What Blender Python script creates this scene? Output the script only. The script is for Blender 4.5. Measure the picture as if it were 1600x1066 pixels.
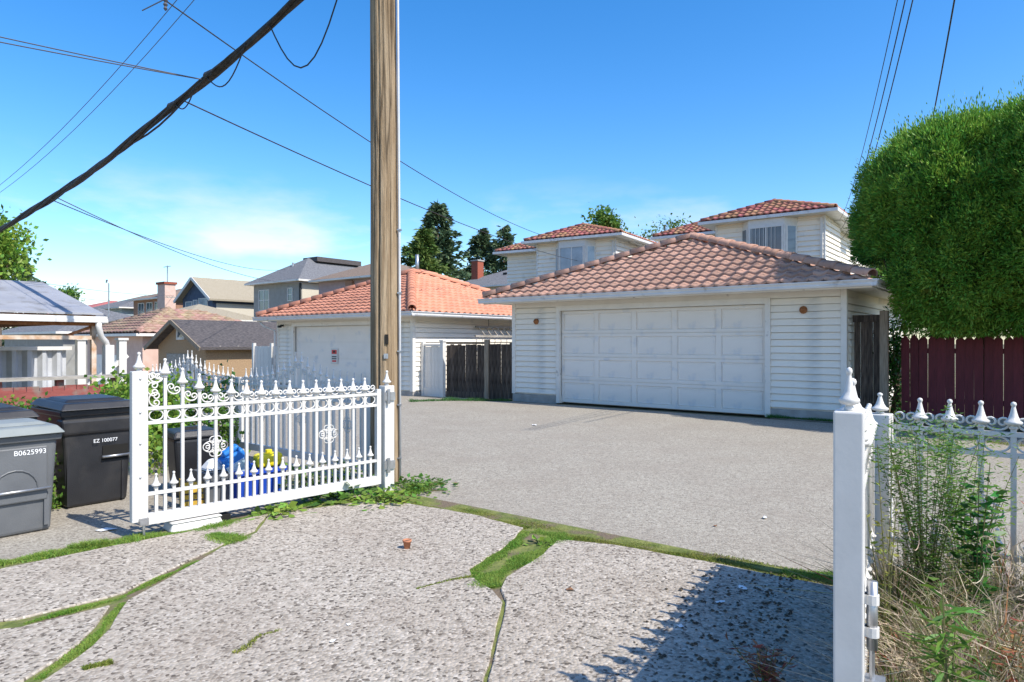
import bpy, bmesh, math, random
import numpy as np
from mathutils import Vector, Matrix

for o in list(bpy.data.objects): bpy.data.objects.remove(o)
scn = bpy.context.scene
C = scn.collection
rad = math.radians
random.seed(7); np.random.seed(7)

# ------------------------------------------------------------------ camera
F, HC, HZ = 1067.0, 1.45, 535.0          # focal length in photo pixels, eye height, horizon row
cam_d = bpy.data.cameras.new('camera'); cam = bpy.data.objects.new('camera', cam_d); C.objects.link(cam)
cam.location = (0, 0, HC); cam.rotation_euler = (rad(90), 0, 0)
cam_d.lens = 24.0; cam_d.sensor_width = 36.0; cam_d.shift_y = 0.00125
cam_d.clip_start = 0.05; cam_d.clip_end = 3000
scn.camera = cam
# ------------------------------------------------------------------ sun, sky, exposure
SUN = Vector((0.8156, -0.579, 1.137)).normalized()
el = math.asin(SUN.z); az = math.atan2(SUN.x, SUN.y)
sd = bpy.data.lights.new('sun', 'SUN'); sun = bpy.data.objects.new('sun', sd); C.objects.link(sun)
sd.energy = 4.4; sd.angle = rad(0.5); sd.color = (1.0, 0.95, 0.87)
sun.rotation_euler = SUN.to_track_quat('Z', 'Y').to_euler(); sun.location = (8, -6, 14)
w = bpy.data.worlds.new('World'); scn.world = w; w.use_nodes = True
nt = w.node_tree; nt.nodes.clear()
def nn(t, **kw):
    n = nt.nodes.new(t)
    for k, v in kw.items(): setattr(n, k, v)
    return n
sky = nn('ShaderNodeTexSky'); sky.sky_type = 'NISHITA'; sky.sun_disc = False
sky.sun_elevation = el; sky.sun_rotation = az; sky.altitude = 200; sky.air_density = 1.0; sky.dust_density = 0.8; sky.ozone_density = 2.6
hsv = nn('ShaderNodeHueSaturation'); hsv.inputs['Hue'].default_value = 0.503; hsv.inputs['Saturation'].default_value = 1.38; hsv.inputs['Value'].default_value = 1.5
tc = nn('ShaderNodeTexCoord'); mp = nn('ShaderNodeMapping'); mp.inputs['Scale'].default_value = (1.0, 1.0, 3.2); mp.inputs['Location'].default_value = (0.35, 0.1, 0.0)
nz = nn('ShaderNodeTexNoise'); nz.inputs['Scale'].default_value = 3.2; nz.inputs['Detail'].default_value = 8; nz.inputs['Roughness'].default_value = 0.55
r1 = nn('ShaderNodeValToRGB'); r1.color_ramp.elements[0].position = 0.51; r1.color_ramp.elements[1].position = 0.68
sx = nn('ShaderNodeSeparateXYZ'); r2 = nn('ShaderNodeValToRGB')
r2.color_ramp.elements[0].position = 0.0; r2.color_ramp.elements[0].color = (1, 1, 1, 1)
r2.color_ramp.elements[1].position = 0.24; r2.color_ramp.elements[1].color = (0, 0, 0, 1)
e = r2.color_ramp.elements.new(0.13); e.color = (0.8, 0.8, 0.8, 1)
mu = nn('ShaderNodeMath', operation='MULTIPLY'); mix = nn('ShaderNodeMixRGB'); mix.inputs[2].default_value = (6.6, 6.5, 6.6, 1)
bg = nn('ShaderNodeBackground'); bg.inputs['Strength'].default_value = 0.12
wo = nn('ShaderNodeOutputWorld')
L = nt.links.new
L(sky.outputs[0], hsv.inputs['Color']); L(tc.outputs['Generated'], mp.inputs[0]); L(mp.outputs[0], nz.inputs['Vector'])
L(nz.outputs[0], r1.inputs[0]); L(tc.outputs['Generated'], sx.inputs[0]); L(sx.outputs['Z'], r2.inputs[0])
L(r1.outputs[0], mu.inputs[0]); L(r2.outputs[0], mu.inputs[1]); L(mu.outputs[0], mix.inputs[0])
L(hsv.outputs[0], mix.inputs[1]); L(mix.outputs[0], bg.inputs[0]); L(bg.outputs[0], wo.inputs[0])
vs = scn.view_settings; vs.view_transform = 'Standard'; vs.look = 'None'; vs.gamma = 1; vs.use_curve_mapping = False
vs.exposure = 0.5

# ------------------------------------------------------------------ frames of reference
P0 = Vector((1.145, 16.3)); R = Vector((0.7845, -0.6201)); N = Vector((0.6201, 0.7845))
LANE_ROT = math.atan2(R.y, R.x)
def lane(t, d): return (P0.x + R.x*t + N.x*d, P0.y + R.y*t + N.y*d)
def to_lane(x, y): return ((x-P0.x)*R.x + (y-P0.y)*R.y, (x-P0.x)*N.x + (y-P0.y)*N.y)
def G(px, py, h=0.0):                        # photo pixel -> point on the ground
    z = (HC-h)*F/(py-HZ); return ((px-800)/F*z, z)
def at(px, py, z): return Vector(((px-800)/F*z, z, HC+(HZ-py)/F*z))
def gz(t):                                   # the lane falls away towards the far left
    if t > -4: return 0.0
    if t > -14: return -0.0032*(t+4)**2
    return max(-0.32-0.064*(-14-t), -2.2)

# ------------------------------------------------------------------ materials
MATS = {}
def M(name, c1, c2=None, scale=8, rough=0.8, bump=0.0, bscale=None, metal=0.0, spec=0.3, rand=0.0, island=0.0,
      stretch=(1, 1, 1), lo=0.35, hi=0.65, transl=0.0, stain=None, stain_scale=1.2, stain_lo=0.5, stain_hi=0.7, detail=6):
    m = bpy.data.materials.new(name); m.use_nodes = True; t = m.node_tree; ns = t.nodes; ln = t.links.new
    b = ns['Principled BSDF']; b.inputs['Roughness'].default_value = rough; b.inputs['Metallic'].default_value = metal
    b.inputs['Specular IOR Level'].default_value = spec
    tcn = ns.new('ShaderNodeTexCoord'); mpn = ns.new('ShaderNodeMapping'); mpn.inputs['Scale'].default_value = stretch
    ln(tcn.outputs['Object'], mpn.inputs[0])
    no = ns.new('ShaderNodeTexNoise'); no.inputs['Scale'].default_value = scale; no.inputs['Detail'].default_value = detail
    ln(mpn.outputs[0], no.inputs['Vector'])
    cr = ns.new('ShaderNodeValToRGB'); cr.color_ramp.elements[0].position = lo; cr.color_ramp.elements[1].position = hi
    cr.color_ramp.elements[0].color = (*c1, 1); cr.color_ramp.elements[1].color = (*(c2 or c1), 1)
    ln(no.outputs[0], cr.inputs[0]); col = cr.outputs[0]
    if stain:
        n2 = ns.new('ShaderNodeTexNoise'); n2.inputs['Scale'].default_value = stain_scale; n2.inputs['Detail'].default_value = 8
        ln(tcn.outputs['Object'], n2.inputs['Vector'])
        c2r = ns.new('ShaderNodeValToRGB'); c2r.color_ramp.elements[0].position = stain_lo; c2r.color_ramp.elements[1].position = stain_hi
        ln(n2.outputs[0], c2r.inputs[0]); mx = ns.new('ShaderNodeMixRGB'); mx.inputs[2].default_value = (*stain, 1)
        ln(c2r.outputs[0], mx.inputs[0]); ln(col, mx.inputs[1]); col = mx.outputs[0]
    if rand or island:
        h = ns.new('ShaderNodeHueSaturation'); mr = ns.new('ShaderNodeMapRange')
        amt = rand or island; mr.inputs['To Min'].default_value = 1-amt; mr.inputs['To Max'].default_value = 1+amt
        if rand: src = ns.new('ShaderNodeObjectInfo').outputs['Random']
        else: src = ns.new('ShaderNodeNewGeometry').outputs['Random Per Island']
        ln(src, mr.inputs['Value']); ln(mr.outputs[0], h.inputs['Value']); ln(col, h.inputs['Color']); col = h.outputs[0]
        if island:
            m2 = ns.new('ShaderNodeMapRange'); m2.inputs['To Min'].default_value = 0.47; m2.inputs['To Max'].default_value = 0.53
            w2 = ns.new('ShaderNodeMath'); w2.operation = 'FRACT'; w3 = ns.new('ShaderNodeMath'); w3.operation = 'MULTIPLY'; w3.inputs[1].default_value = 17.3
            ln(src, w3.inputs[0]); ln(w3.outputs[0], w2.inputs[0]); ln(w2.outputs[0], m2.inputs['Value']); ln(m2.outputs[0], h.inputs['Hue'])
    ln(col, b.inputs['Base Color'])
    if bump:
        n3 = ns.new('ShaderNodeTexNoise'); n3.inputs['Scale'].default_value = bscale or scale*3; n3.inputs['Detail'].default_value = 5
        ln(mpn.outputs[0], n3.inputs['Vector']); bp = ns.new('ShaderNodeBump'); bp.inputs['Strength'].default_value = bump
        bp.inputs['Distance'].default_value = 0.02; ln(n3.outputs[0], bp.inputs['Height']); ln(bp.outputs[0], b.inputs['Normal'])
    if transl:
        tr = ns.new('ShaderNodeBsdfTranslucent'); ms = ns.new('ShaderNodeMixShader'); ms.inputs[0].default_value = transl
        ln(col, tr.inputs[0]); ln(b.outputs[0], ms.inputs[1]); ln(tr.outputs[0], ms.inputs[2])
        ln(ms.outputs[0], ns['Material Output'].inputs[0])
    MATS[name] = m; return m
def aggregate(name, cols, vscale, stain, bump, dark_amt=0.45):
    m = bpy.data.materials.new(name); m.use_nodes = True; t = m.node_tree; ns = t.nodes; ln = t.links.new
    b = ns['Principled BSDF']; b.inputs['Roughness'].default_value = 0.9; b.inputs['Specular IOR Level'].default_value = 0.2
    tcn = ns.new('ShaderNodeTexCoord'); vo = ns.new('ShaderNodeTexVoronoi'); vo.inputs['Scale'].default_value = vscale
    ln(tcn.outputs['Object'], vo.inputs['Vector']); sp = ns.new('ShaderNodeSeparateColor'); ln(vo.outputs['Color'], sp.inputs[0])
    cr = ns.new('ShaderNodeValToRGB'); el = cr.color_ramp.elements
    el[0].position = 0; el[0].color = (*cols[0], 1); el[1].position = 1; el[1].color = (*cols[-1], 1)
    for i, c in enumerate(cols[1:-1]): q = el.new((i+1)/(len(cols)-1)); q.color = (*c, 1)
    ln(sp.outputs[0], cr.inputs[0])
    n1 = ns.new('ShaderNodeTexNoise'); n1.inputs['Scale'].default_value = 1.1; n1.inputs['Detail'].default_value = 9; n1.inputs['Roughness'].default_value = 0.65
    ln(tcn.outputs['Object'], n1.inputs['Vector'])
    c2 = ns.new('ShaderNodeValToRGB'); c2.color_ramp.elements[0].position = 0.42; c2.color_ramp.elements[1].position = 0.72
    c2.color_ramp.elements[1].color = (dark_amt, dark_amt, dark_amt, 1); c2.color_ramp.elements[0].color = (0, 0, 0, 1)
    ln(n1.outputs[0], c2.inputs[0]); mx = ns.new('ShaderNodeMixRGB'); mx.inputs[2].default_value = (*stain, 1)
    ln(c2.outputs[0], mx.inputs[0]); ln(cr.outputs[0], mx.inputs[1])
    n2 = ns.new('ShaderNodeTexNoise'); n2.inputs['Scale'].default_value = 14; n2.inputs['Detail'].default_value = 4
    ln(tcn.outputs['Object'], n2.inputs['Vector'])
    mr = ns.new('ShaderNodeMapRange'); mr.inputs['To Min'].default_value = 0.78; mr.inputs['To Max'].default_value = 1.2
    ln(n2.outputs[0], mr.inputs['Value']); h = ns.new('ShaderNodeHueSaturation'); ln(mr.outputs[0], h.inputs['Value']); ln(mx.outputs[0], h.inputs['Color'])
    ln(h.outputs[0], b.inputs['Base Color'])
    bp = ns.new('ShaderNodeBump'); bp.inputs['Strength'].default_value = bump; bp.inputs['Distance'].default_value = 0.006
    ln(vo.outputs['Distance'], bp.inputs['Height']); bp.invert = True; ln(bp.outputs[0], b.inputs['Normal'])
    MATS[name] = m; return m
aggregate('concrete', [(.075,.062,.05), (.31,.265,.21), (.42,.365,.295), (.48,.42,.345), (.28,.245,.195), (.58,.515,.43)], 62, (.26,.205,.155), 0.8)
aggregate('asphalt', [(.18,.155,.125), (.28,.25,.20), (.33,.295,.238), (.37,.335,.27), (.43,.39,.32)], 80, (.265,.225,.18), 0.6, 0.6)
M('soil', (.045,.035,.025), (.12,.095,.065), 6, 0.95, 0.8, 30)
M('yard', (.10,.10,.045), (.20,.17,.10), 1.2, 0.95, 0.5, 12)
M('white_paint', (.66,.635,.59), (.61,.585,.54), 9, 0.42, 0.03, 60, spec=.4)
M('white_siding', (.84,.775,.67), (.80,.735,.63), 1.4, 0.55, 0.02, 30, stain=(.58,.56,.51), stain_scale=2.5, stain_lo=.55, stain_hi=.8, rand=.025)
M('door_paint', (.82,.76,.68), (.78,.72,.64), 2, 0.5, 0.02, 30, stain=(.60,.60,.60), stain_scale=3, stain_lo=.56, stain_hi=.75)
M('trim', (.76,.72,.65), (.70,.66,.59), 3, 0.5, 0.03, stain=(.40,.37,.33), stain_scale=5, stain_lo=.62, stain_hi=.72)
M('gutter', (.60,.60,.60), (.70,.70,.69), 2.5, 0.45, 0.02, stain=(.36,.34,.31), stain_scale=4, stain_lo=.6, stain_hi=.75)
M('foundation', (.30,.28,.25), (.38,.36,.33), 6, 0.9, .3)
M('tile_old', (.56,.33,.235), (.45,.25,.175), 5, 0.8, 0.25, 60, rand=.22, stain=(.10,.075,.065), stain_scale=6, stain_lo=.60, stain_hi=.74)
M('tile_new', (.58,.26,.165), (.50,.21,.13), 4, 0.75, 0.15, 60, rand=.12)
M('tile_house', (.46,.20,.13), (.30,.13,.09), 7, 0.8, 0.2, 40, island=.2)
M('tile_brown', (.36,.24,.17), (.26,.17,.12), 5, 0.8, 0.2, 40, island=.2)
M('wood_dark', (.03,.021,.015), (.12,.09,.068), 7, 0.85, 0.5, 30, stretch=(6,6,.5), rand=.3)
M('wood_post', (.21,.16,.11), (.32,.26,.19), 7, 0.85, 0.4, 30, stretch=(6,6,.6))
M('red_fence', (.155,.026,.036), (.115,.02,.028), 5, 0.6, 0.15, 30, stretch=(5,5,.6), rand=.12)
M('red_board', (.30,.085,.07), (.22,.06,.05), 4, 0.75, 0.3, 30, stretch=(1,1,4), stain=(.22,.17,.14), stain_lo=.5, stain_hi=.65, stain_scale=5)
M('grey_wood', (.26,.235,.20), (.40,.365,.315), 5, 0.85, 0.4, 30, stretch=(1,1,5))
M('bin_black', (.016,.016,.018), (.026,.026,.028), 4, 0.42, 0.08, 120, spec=.5, stain=(.055,.05,.045), stain_scale=3, stain_lo=.52, stain_hi=.75)
M('bin_grey', (.10,.105,.11), (.13,.135,.14), 4, 0.5, 0.08, 120, spec=.5)
M('lid_grey', (.19,.21,.20), (.25,.27,.26), 4, 0.5, 0.05, 100)
M('print_white', (.8,.8,.8), rough=.6)
M('steel', (.50,.50,.50), (.40,.40,.40), 20, 0.38, metal=.8)
M('black_rubber', (.02,.02,.02), rough=.6)
M('cable', (.022,.020,.019), (.05,.045,.04), 12, 0.6)
M('wire_grey', (.10,.10,.11), rough=.5)
M('conduit', (.50,.50,.50), (.58,.58,.57), 6, 0.5)
M('blue_plastic', (.015,.06,.40), (.02,.08,.46), 5, 0.38)
M('blue_jug', (.03,.19,.55), rough=.35); M('label_white', (.62,.72,.80), (.45,.60,.55), 14, rough=.5)
M('yellow_plastic', (.85,.70,.03), (.80,.62,.02), 6, rough=.4); M('ochre', (.62,.40,.05), (.5,.3,.04), 8, rough=.6)
M('terracotta', (.42,.17,.09), (.5,.22,.12), 12, 0.8)
M('rust', (.24,.09,.035), (.36,.16,.07), 9, 0.85, .3); M('rust_pale', (.45,.26,.14), (.60,.50,.40), 7, 0.8, .2, stretch=(1,1,1))
M('metal_roof', (.27,.27,.285), (.34,.34,.35), 1.5, 0.55, 0.05, stain=(.20,.19,.18), stain_scale=3)
M('corrugated', (.40,.41,.42), (.50,.51,.53), 3, 0.5, 0.05)
M('shingle_grey', (.10,.10,.105), (.20,.20,.205), 9, 0.9, .5, 25, stretch=(1,1,4)); M('shingle_dark', (.055,.05,.05), (.12,.105,.10), 9, 0.9, .5, 25, stretch=(1,1,4))
M('shingle_brown', (.17,.12,.085), (.27,.20,.15), 9, 0.9, .5, 25, stretch=(1,1,4)); M('shingle_tan', (.27,.23,.16), (.36,.31,.23), 9, 0.9, .4, 25, stretch=(1,1,4))
M('stucco_grey', (.27,.265,.24), (.32,.315,.29), 3, 0.9, .2, 80); M('stucco_cream', (.55,.50,.40), rough=.9)
M('stucco_pink', (.58,.40,.32), (.64,.46,.38), 3, 0.9, .2, 80); M('stucco_mauve', (.36,.27,.26), (.42,.32,.31), 3, 0.9)
M('stucco_brown', (.42,.29,.17), (.30,.20,.12), 22, 0.95, .6, 60); M('wall_navy', (.055,.08,.13), (.07,.10,.155), 3, 0.7)
M('wall_blue', (.33,.40,.42), rough=.8); M('wall_brown', (.30,.17,.11), (.36,.21,.14), 4, .85); M('brick_red', (.26,.07,.04), (.34,.10,.06), 14, .9, .3)
M('glass', (.05,.07,.09), (.10,.13,.16), 1.5, rough=.08, spec=.9); M('glass_pale', (.32,.38,.44), (.20,.25,.30), 2, rough=.12, spec=.8)
M('dark_gap', (.015,.014,.012), rough=.9); M('sign_red', (.6,.05,.05), rough=.5)
M('cedar', (.10,.26,.03), (.22,.40,.055), 1.7, .55, island=.35, transl=.25, stain=(.26,.24,.04), stain_scale=1.9, stain_lo=.64, stain_hi=.78)
M('leaf', (.07,.17,.025), (.15,.26,.045), 2, .5, island=.35, transl=.35)
M('leaf_bright', (.15,.29,.035), (.25,.36,.06), 3, .5, island=.3, transl=.35)
M('leaf_deep', (.03,.12,.02), (.06,.19,.03), 3, .4, island=.3, transl=.25)
M('needle', (.06,.105,.05), (.11,.16,.075), .8, .6, island=.35, transl=.15)
M('needle_light', (.085,.145,.028), (.13,.19,.045), .6, .6, island=.35, transl=.2)
M('grass', (.13,.27,.03), (.26,.36,.07), 3, .6, island=.3, transl=.3)
M('moss', (.15,.20,.03), (.28,.28,.07), 5, .8, island=.35, transl=.2)
M('dry', (.46,.36,.25), (.62,.51,.38), 3, .7, island=.3, transl=.25)
M('dry_green', (.17,.20,.07), (.30,.27,.13), 3, .7, island=.35, transl=.3)
M('red_leaf', (.22,.025,.03), (.32,.06,.05), 4, .5, island=.4, transl=.3)
M('rusty_weed', (.34,.10,.05), (.36,.19,.10), 5, .6, island=.3, transl=.3)
M('bark', (.10,.075,.055), (.17,.135,.10), 9, .9, .5, 30, stretch=(3,3,.6)); M('stem', (.10,.14,.04), (.18,.15,.07), 8, .7)
M('litter', (.75,.75,.73), rough=.7); M('dead_leaf', (.20,.10,.05), rough=.8)

def pole_wood():
    m = M('pole_wood', (.19,.125,.065), (.40,.30,.19), 4.5, .85, .7, 22, stretch=(5,5,.35), lo=.30, hi=.68)
    t = m.node_tree; ns = t.nodes; ln = t.links.new
    b = ns['Principled BSDF']; src = b.inputs['Base Color'].links[0].from_socket
    tcn = ns.new('ShaderNodeTexCoord'); mp = ns.new('ShaderNodeMapping'); mp.inputs['Scale'].default_value = (9, 9, .22); ln(tcn.outputs['Object'], mp.inputs[0])
    v = ns.new('ShaderNodeTexVoronoi'); v.feature = 'DISTANCE_TO_EDGE'; v.inputs['Scale'].default_value = 1.4
    nzz = ns.new('ShaderNodeTexNoise'); nzz.inputs['Scale'].default_value = 2.5; ln(mp.outputs[0], nzz.inputs['Vector'])
    ad = ns.new('ShaderNodeMixRGB'); ad.inputs[0].default_value = .25; ln(mp.outputs[0], ad.inputs[1]); ln(nzz.outputs['Color'], ad.inputs[2]); ln(ad.outputs[0], v.inputs['Vector'])
    cr = ns.new('ShaderNodeValToRGB'); cr.color_ramp.elements[0].position = 0.0; cr.color_ramp.elements[1].position = .045
    cr.color_ramp.elements[0].color = (.12,.10,.08,1); cr.color_ramp.elements[1].color = (1,1,1,1); ln(v.outputs['Distance'], cr.inputs[0])
    mx = ns.new('ShaderNodeMixRGB'); mx.blend_type = 'MULTIPLY'; mx.inputs[0].default_value = .8
    ln(src, mx.inputs[1]); ln(cr.outputs[0], mx.inputs[2]); ln(mx.outputs[0], b.inputs['Base Color'])
pole_wood()

# ------------------------------------------------------------------ helpers: meshes and objects
class MB:
    def __init__(s): s.v = []; s.f = []
    def add(s, vs, fs):
        k = len(s.v); s.v += [tuple(v) for v in vs]; s.f += [tuple(i+k for i in f) for f in fs]; return s
    def box(s, x0, x1, y0, y1, z0, z1):
        return s.add([(x0,y0,z0),(x1,y0,z0),(x1,y1,z0),(x0,y1,z0),(x0,y0,z1),(x1,y0,z1),(x1,y1,z1),(x0,y1,z1)],
                     [(0,3,2,1),(4,5,6,7),(0,1,5,4),(1,2,6,5),(2,3,7,6),(3,0,4,7)])
    def taper(s, a, b, z0, z1):             # a, b = (x0,x1,y0,y1) at bottom and top
        return s.add([(a[0],a[2],z0),(a[1],a[2],z0),(a[1],a[3],z0),(a[0],a[3],z0),(b[0],b[2],z1),(b[1],b[2],z1),(b[1],b[3],z1),(b[0],b[3],z1)],
                     [(0,3,2,1),(4,5,6,7),(0,1,5,4),(1,2,6,5),(2,3,7,6),(3,0,4,7)])
    def bar(s, p, q, wd, ht=None):           # square bar from p to q
        p, q = Vector(p), Vector(q); d = (q-p).normalized(); ht = ht or wd
        up = Vector((0,0,1)) if abs(d.z) < .9 else Vector((1,0,0))
        a = d.cross(up).normalized()*wd/2; b = a.cross(d).normalized()*ht/2
        vs = [p-a-b, p+a-b, p+a+b, p-a+b, q-a-b, q+a-b, q+a+b, q-a+b]
        return s.add(vs, [(0,1,2,3),(7,6,5,4),(0,4,5,1),(1,5,6,2),(2,6,7,3),(3,7,4,0)])
    def tube(s, pts, r, n=6, caps=True):
        pts = [Vector(p) for p in pts]; k0 = len(s.v); m = len(pts); prev = None
        for i, p in enumerate(pts):
            d = (pts[min(i+1,m-1)]-pts[max(i-1,0)]).normalized()
            if prev is None: a = d.cross(Vector((0,0,1)) if abs(d.z) < .95 else Vector((1,0,0))).normalized()
            else: a = (prev - d*prev.dot(d)).normalized()
            prev = a; b = d.cross(a); rr = r(i/(m-1)) if callable(r) else r
            for j in range(n):
                an = 2*math.pi*j/n; s.v.append(tuple(p + a*math.cos(an)*rr + b*math.sin(an)*rr))
        for i in range(m-1):
            for j in range(n):
                s.f.append((k0+i*n+j, k0+i*n+(j+1)%n, k0+(i+1)*n+(j+1)%n, k0+(i+1)*n+j))
        if caps:
            s.f.append(tuple(k0+j for j in reversed(range(n)))); s.f.append(tuple(k0+(m-1)*n+j for j in range(n)))
        return s
    def lathe(s, prof, n=8, c=(0,0,0)):
        k0 = len(s.v)
        for r, z in prof:
            for j in range(n):
                an = 2*math.pi*j/n; s.v.append((c[0]+r*math.cos(an), c[1]+r*math.sin(an), c[2]+z))
        for i in range(len(prof)-1):
            for j in range(n):
                s.f.append((k0+i*n+j, k0+i*n+(j+1)%n, k0+(i+1)*n+(j+1)%n, k0+(i+1)*n+j))
        s.f.append(tuple(k0+j for j in reversed(range(n)))); s.f.append(tuple(k0+(len(prof)-1)*n+j for j in range(n)))
        return s
    def mesh(s, name, mat=None, smooth=False):
        me = bpy.data.meshes.new(name); me.from_pydata(s.v, [], s.f); me.update()
        if mat: me.materials.append(MATS[mat])
        if smooth: me.polygons.foreach_set('use_smooth', [True]*len(me.polygons))
        return me
    def build(s, name, mat, parent=None, smooth=False): return obj(name, s.mesh(name, mat, smooth), parent)
def obj(name, me, parent=None, loc=None, rot=None, scale=None):
    o = bpy.data.objects.new(name, me); C.objects.link(o)
    if parent: o.parent = parent
    if loc is not None: o.location = loc
    if rot is not None: o.rotation_euler = rot
    if scale is not None: o.scale = scale
    return o
def tag(o, label, cat, group=None):
    o['label'] = label; o['category'] = cat
    if group: o['group'] = group
    return o
def thing(name, label, cat, loc, rotz=0, group=None):
    o = obj(name, None, loc=loc if len(loc) == 3 else (*loc, 0), rot=(0,0,rotz)); o.empty_display_size = .2
    return tag(o, label, cat, group)
def struct(o): o['kind'] = 'structure'; return o
def stuff(o): o['kind'] = 'stuff'; return o
def bevel(o, wd=.004, seg=1):
    m = o.modifiers.new('bevel', 'BEVEL'); m.width = wd; m.segments = seg; m.limit_method = 'ANGLE'; return o
def leaves(name, P, D, W, Ln, Wd, mat, parent=None, cup=.0):
    P = np.asarray(P, float); n = len(P); Ln = np.broadcast_to(Ln, n)[:,None]; Wd = np.broadcast_to(Wd, n)[:,None]
    D = D/np.linalg.norm(D, axis=1)[:,None]; W = W-(W*D).sum(1)[:,None]*D; W = W/(np.linalg.norm(W, axis=1)[:,None]+1e-9)
    Nn = np.cross(D, W); mid = P + D*Ln*.5 + Nn*cup*Ln
    V = np.stack([P, mid+W*Wd/2, P+D*Ln, mid-W*Wd/2], 1).reshape(-1, 3)
    me = bpy.data.meshes.new(name); me.vertices.add(4*n); me.vertices.foreach_set('co', V.ravel())
    me.loops.add(4*n); me.loops.foreach_set('vertex_index', np.arange(4*n, dtype=np.int32))
    me.polygons.add(n); me.polygons.foreach_set('loop_start', np.arange(0, 4*n, 4, dtype=np.int32))
    me.update(calc_edges=True); me.materials.append(MATS[mat]); return obj(name, me, parent)
def blades(name, P, D, Ln, Wd, mat, parent=None, droop=.35):
    P = np.asarray(P, float); n = len(P); Ln = np.broadcast_to(Ln, n)[:,None]; Wd = np.broadcast_to(Wd, n)[:,None]
    D = D/np.linalg.norm(D, axis=1)[:,None]; h = np.random.randn(n, 3)*[1,1,0]; W = np.cross(D, h); W = W/(np.linalg.norm(W, axis=1)[:,None]+1e-9)
    out = D*[1,1,0]+np.random.randn(n,3)*[.3,.3,0]; mid = P+D*Ln*.55; tip = P+D*Ln+out*Ln*droop-np.array([0,0,1])*Ln*droop*.35
    V = np.stack([P+W*Wd/2, mid+W*Wd*.35, tip, mid-W*Wd*.35, P-W*Wd/2], 1).reshape(-1,3)
    me = bpy.data.meshes.new(name); me.vertices.add(5*n); me.vertices.foreach_set('co', V.ravel())
    me.loops.add(5*n); me.loops.foreach_set('vertex_index', np.arange(5*n, dtype=np.int32))
    me.polygons.add(n); me.polygons.foreach_set('loop_start', np.arange(0, 5*n, 5, dtype=np.int32))
    me.update(calc_edges=True); me.materials.append(MATS[mat]); return obj(name, me, parent)
def rnd(n): return np.random.randn(n, 3)
def text_mesh(s, size, mat):
    cu = bpy.data.curves.new('text', 'FONT'); cu.body = s; cu.size = size; cu.align_x = 'CENTER'; cu.extrude = .0008
    o = bpy.data.objects.new('text', cu); C.objects.link(o); dg = bpy.context.evaluated_depsgraph_get()
    me = bpy.data.meshes.new_from_object(o.evaluated_get(dg)); bpy.data.objects.remove(o); bpy.data.curves.remove(cu)
    me.transform(Matrix.Rotation(rad(90), 4, 'X')); me.materials.clear(); me.materials.append(MATS[mat]); me.name = 'text'; return me

# ------------------------------------------------------------------ ground, lane, slabs
def sheet(name, ts, ds, dz, mat):
    mb = MB()
    for t in ts:
        for d in ds: x, y = lane(t, d); mb.v.append((x, y, gz(t)+dz))
    k = len(ds)
    for i in range(len(ts)-1):
        for j in range(k-1): mb.f.append((i*k+j, i*k+j+1, (i+1)*k+j+1, (i+1)*k+j))
    o = mb.build(name, mat); 
    me = o.data
    if me.polygons[0].normal.z < 0: me.flip_normals()
    return struct(o)
ts_ = [-1500,-500,-200,-120,-80,-60,-50,-46,-42,-38,-34,-30,-26,-22,-18,-16,-14,-12,-10,-8,-6,-4,0,4,10,20,60,300,1500]
sheet('ground', ts_, [-1500,-300,-60,-20,-9,0,20,60,300,1500], -0.03, 'yard')
sheet('lane', [-90]+[t for t in ts_ if -80 <= t <= 60], [-9.08,-6,-3,-.35], 0.0, 'asphalt')
def prism(name, pts, z0, z1, mat, jitter=0.0, seg=.12):
    P = []
    n = len(pts)
    for i in range(n):
        a, b = Vector(pts[i]), Vector(pts[(i+1) % n]); k = max(1, min(40, int((b-a).length/seg))) if jitter else 1
        for q in range(k):
            p = a.lerp(b, q/k)
            if jitter and q: p += Vector((random.uniform(-1,1), random.uniform(-1,1)))*jitter
            P.append(p)
    bm = bmesh.new(); top = [bm.verts.new((p.x, p.y, z1)) for p in P]; bm.faces.new(top)
    bot = [bm.verts.new((p.x, p.y, z0)) for p in P]
    for i in range(len(P)): bm.faces.new((top[i], bot[i], bot[(i+1) % len(P)], top[(i+1) % len(P)]))
    bmesh.ops.triangulate(bm, faces=[f for f in bm.faces if len(f.verts) > 4]); bmesh.ops.recalc_face_normals(bm, faces=bm.faces)
    me = bpy.data.meshes.new(name); bm.to_mesh(me); bm.free(); me.materials.append(MATS[mat]); return obj(name, me)
gp = lambda L_: [G(*p) for p in L_]
pad = gp([(-900,905),(-250,917),(0,878),(150,846),(300,820),(420,796),(560,776),(585,768)]) + [lane(3.2,-8.97), lane(-3.2,-8.97), (-5.9,9.6), (-9.5,5.4)]
struct(prism('bin_pad', pad, -.06, .004, 'asphalt', .012))
M('verge', (.10,.13,.03), (.20,.21,.06), 9, .95, .8, 40, stain=(.16,.12,.08), stain_scale=4, stain_lo=.5, stain_hi=.62)
vg = gp([(-900,930),(-250,922),(0,882),(150,850),(300,824),(420,799),(560,778),(600,772)]) + [lane(3.4,-9.0), lane(9.6,-9.0), (1.9,3.4), (1.0,2.0), (1.0,-3.6), (-4.6,-3.6), (-5.2,1.6)]
drive = prism('driveway', vg, -.05, .0065, 'verge'); struct(drive)
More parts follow.
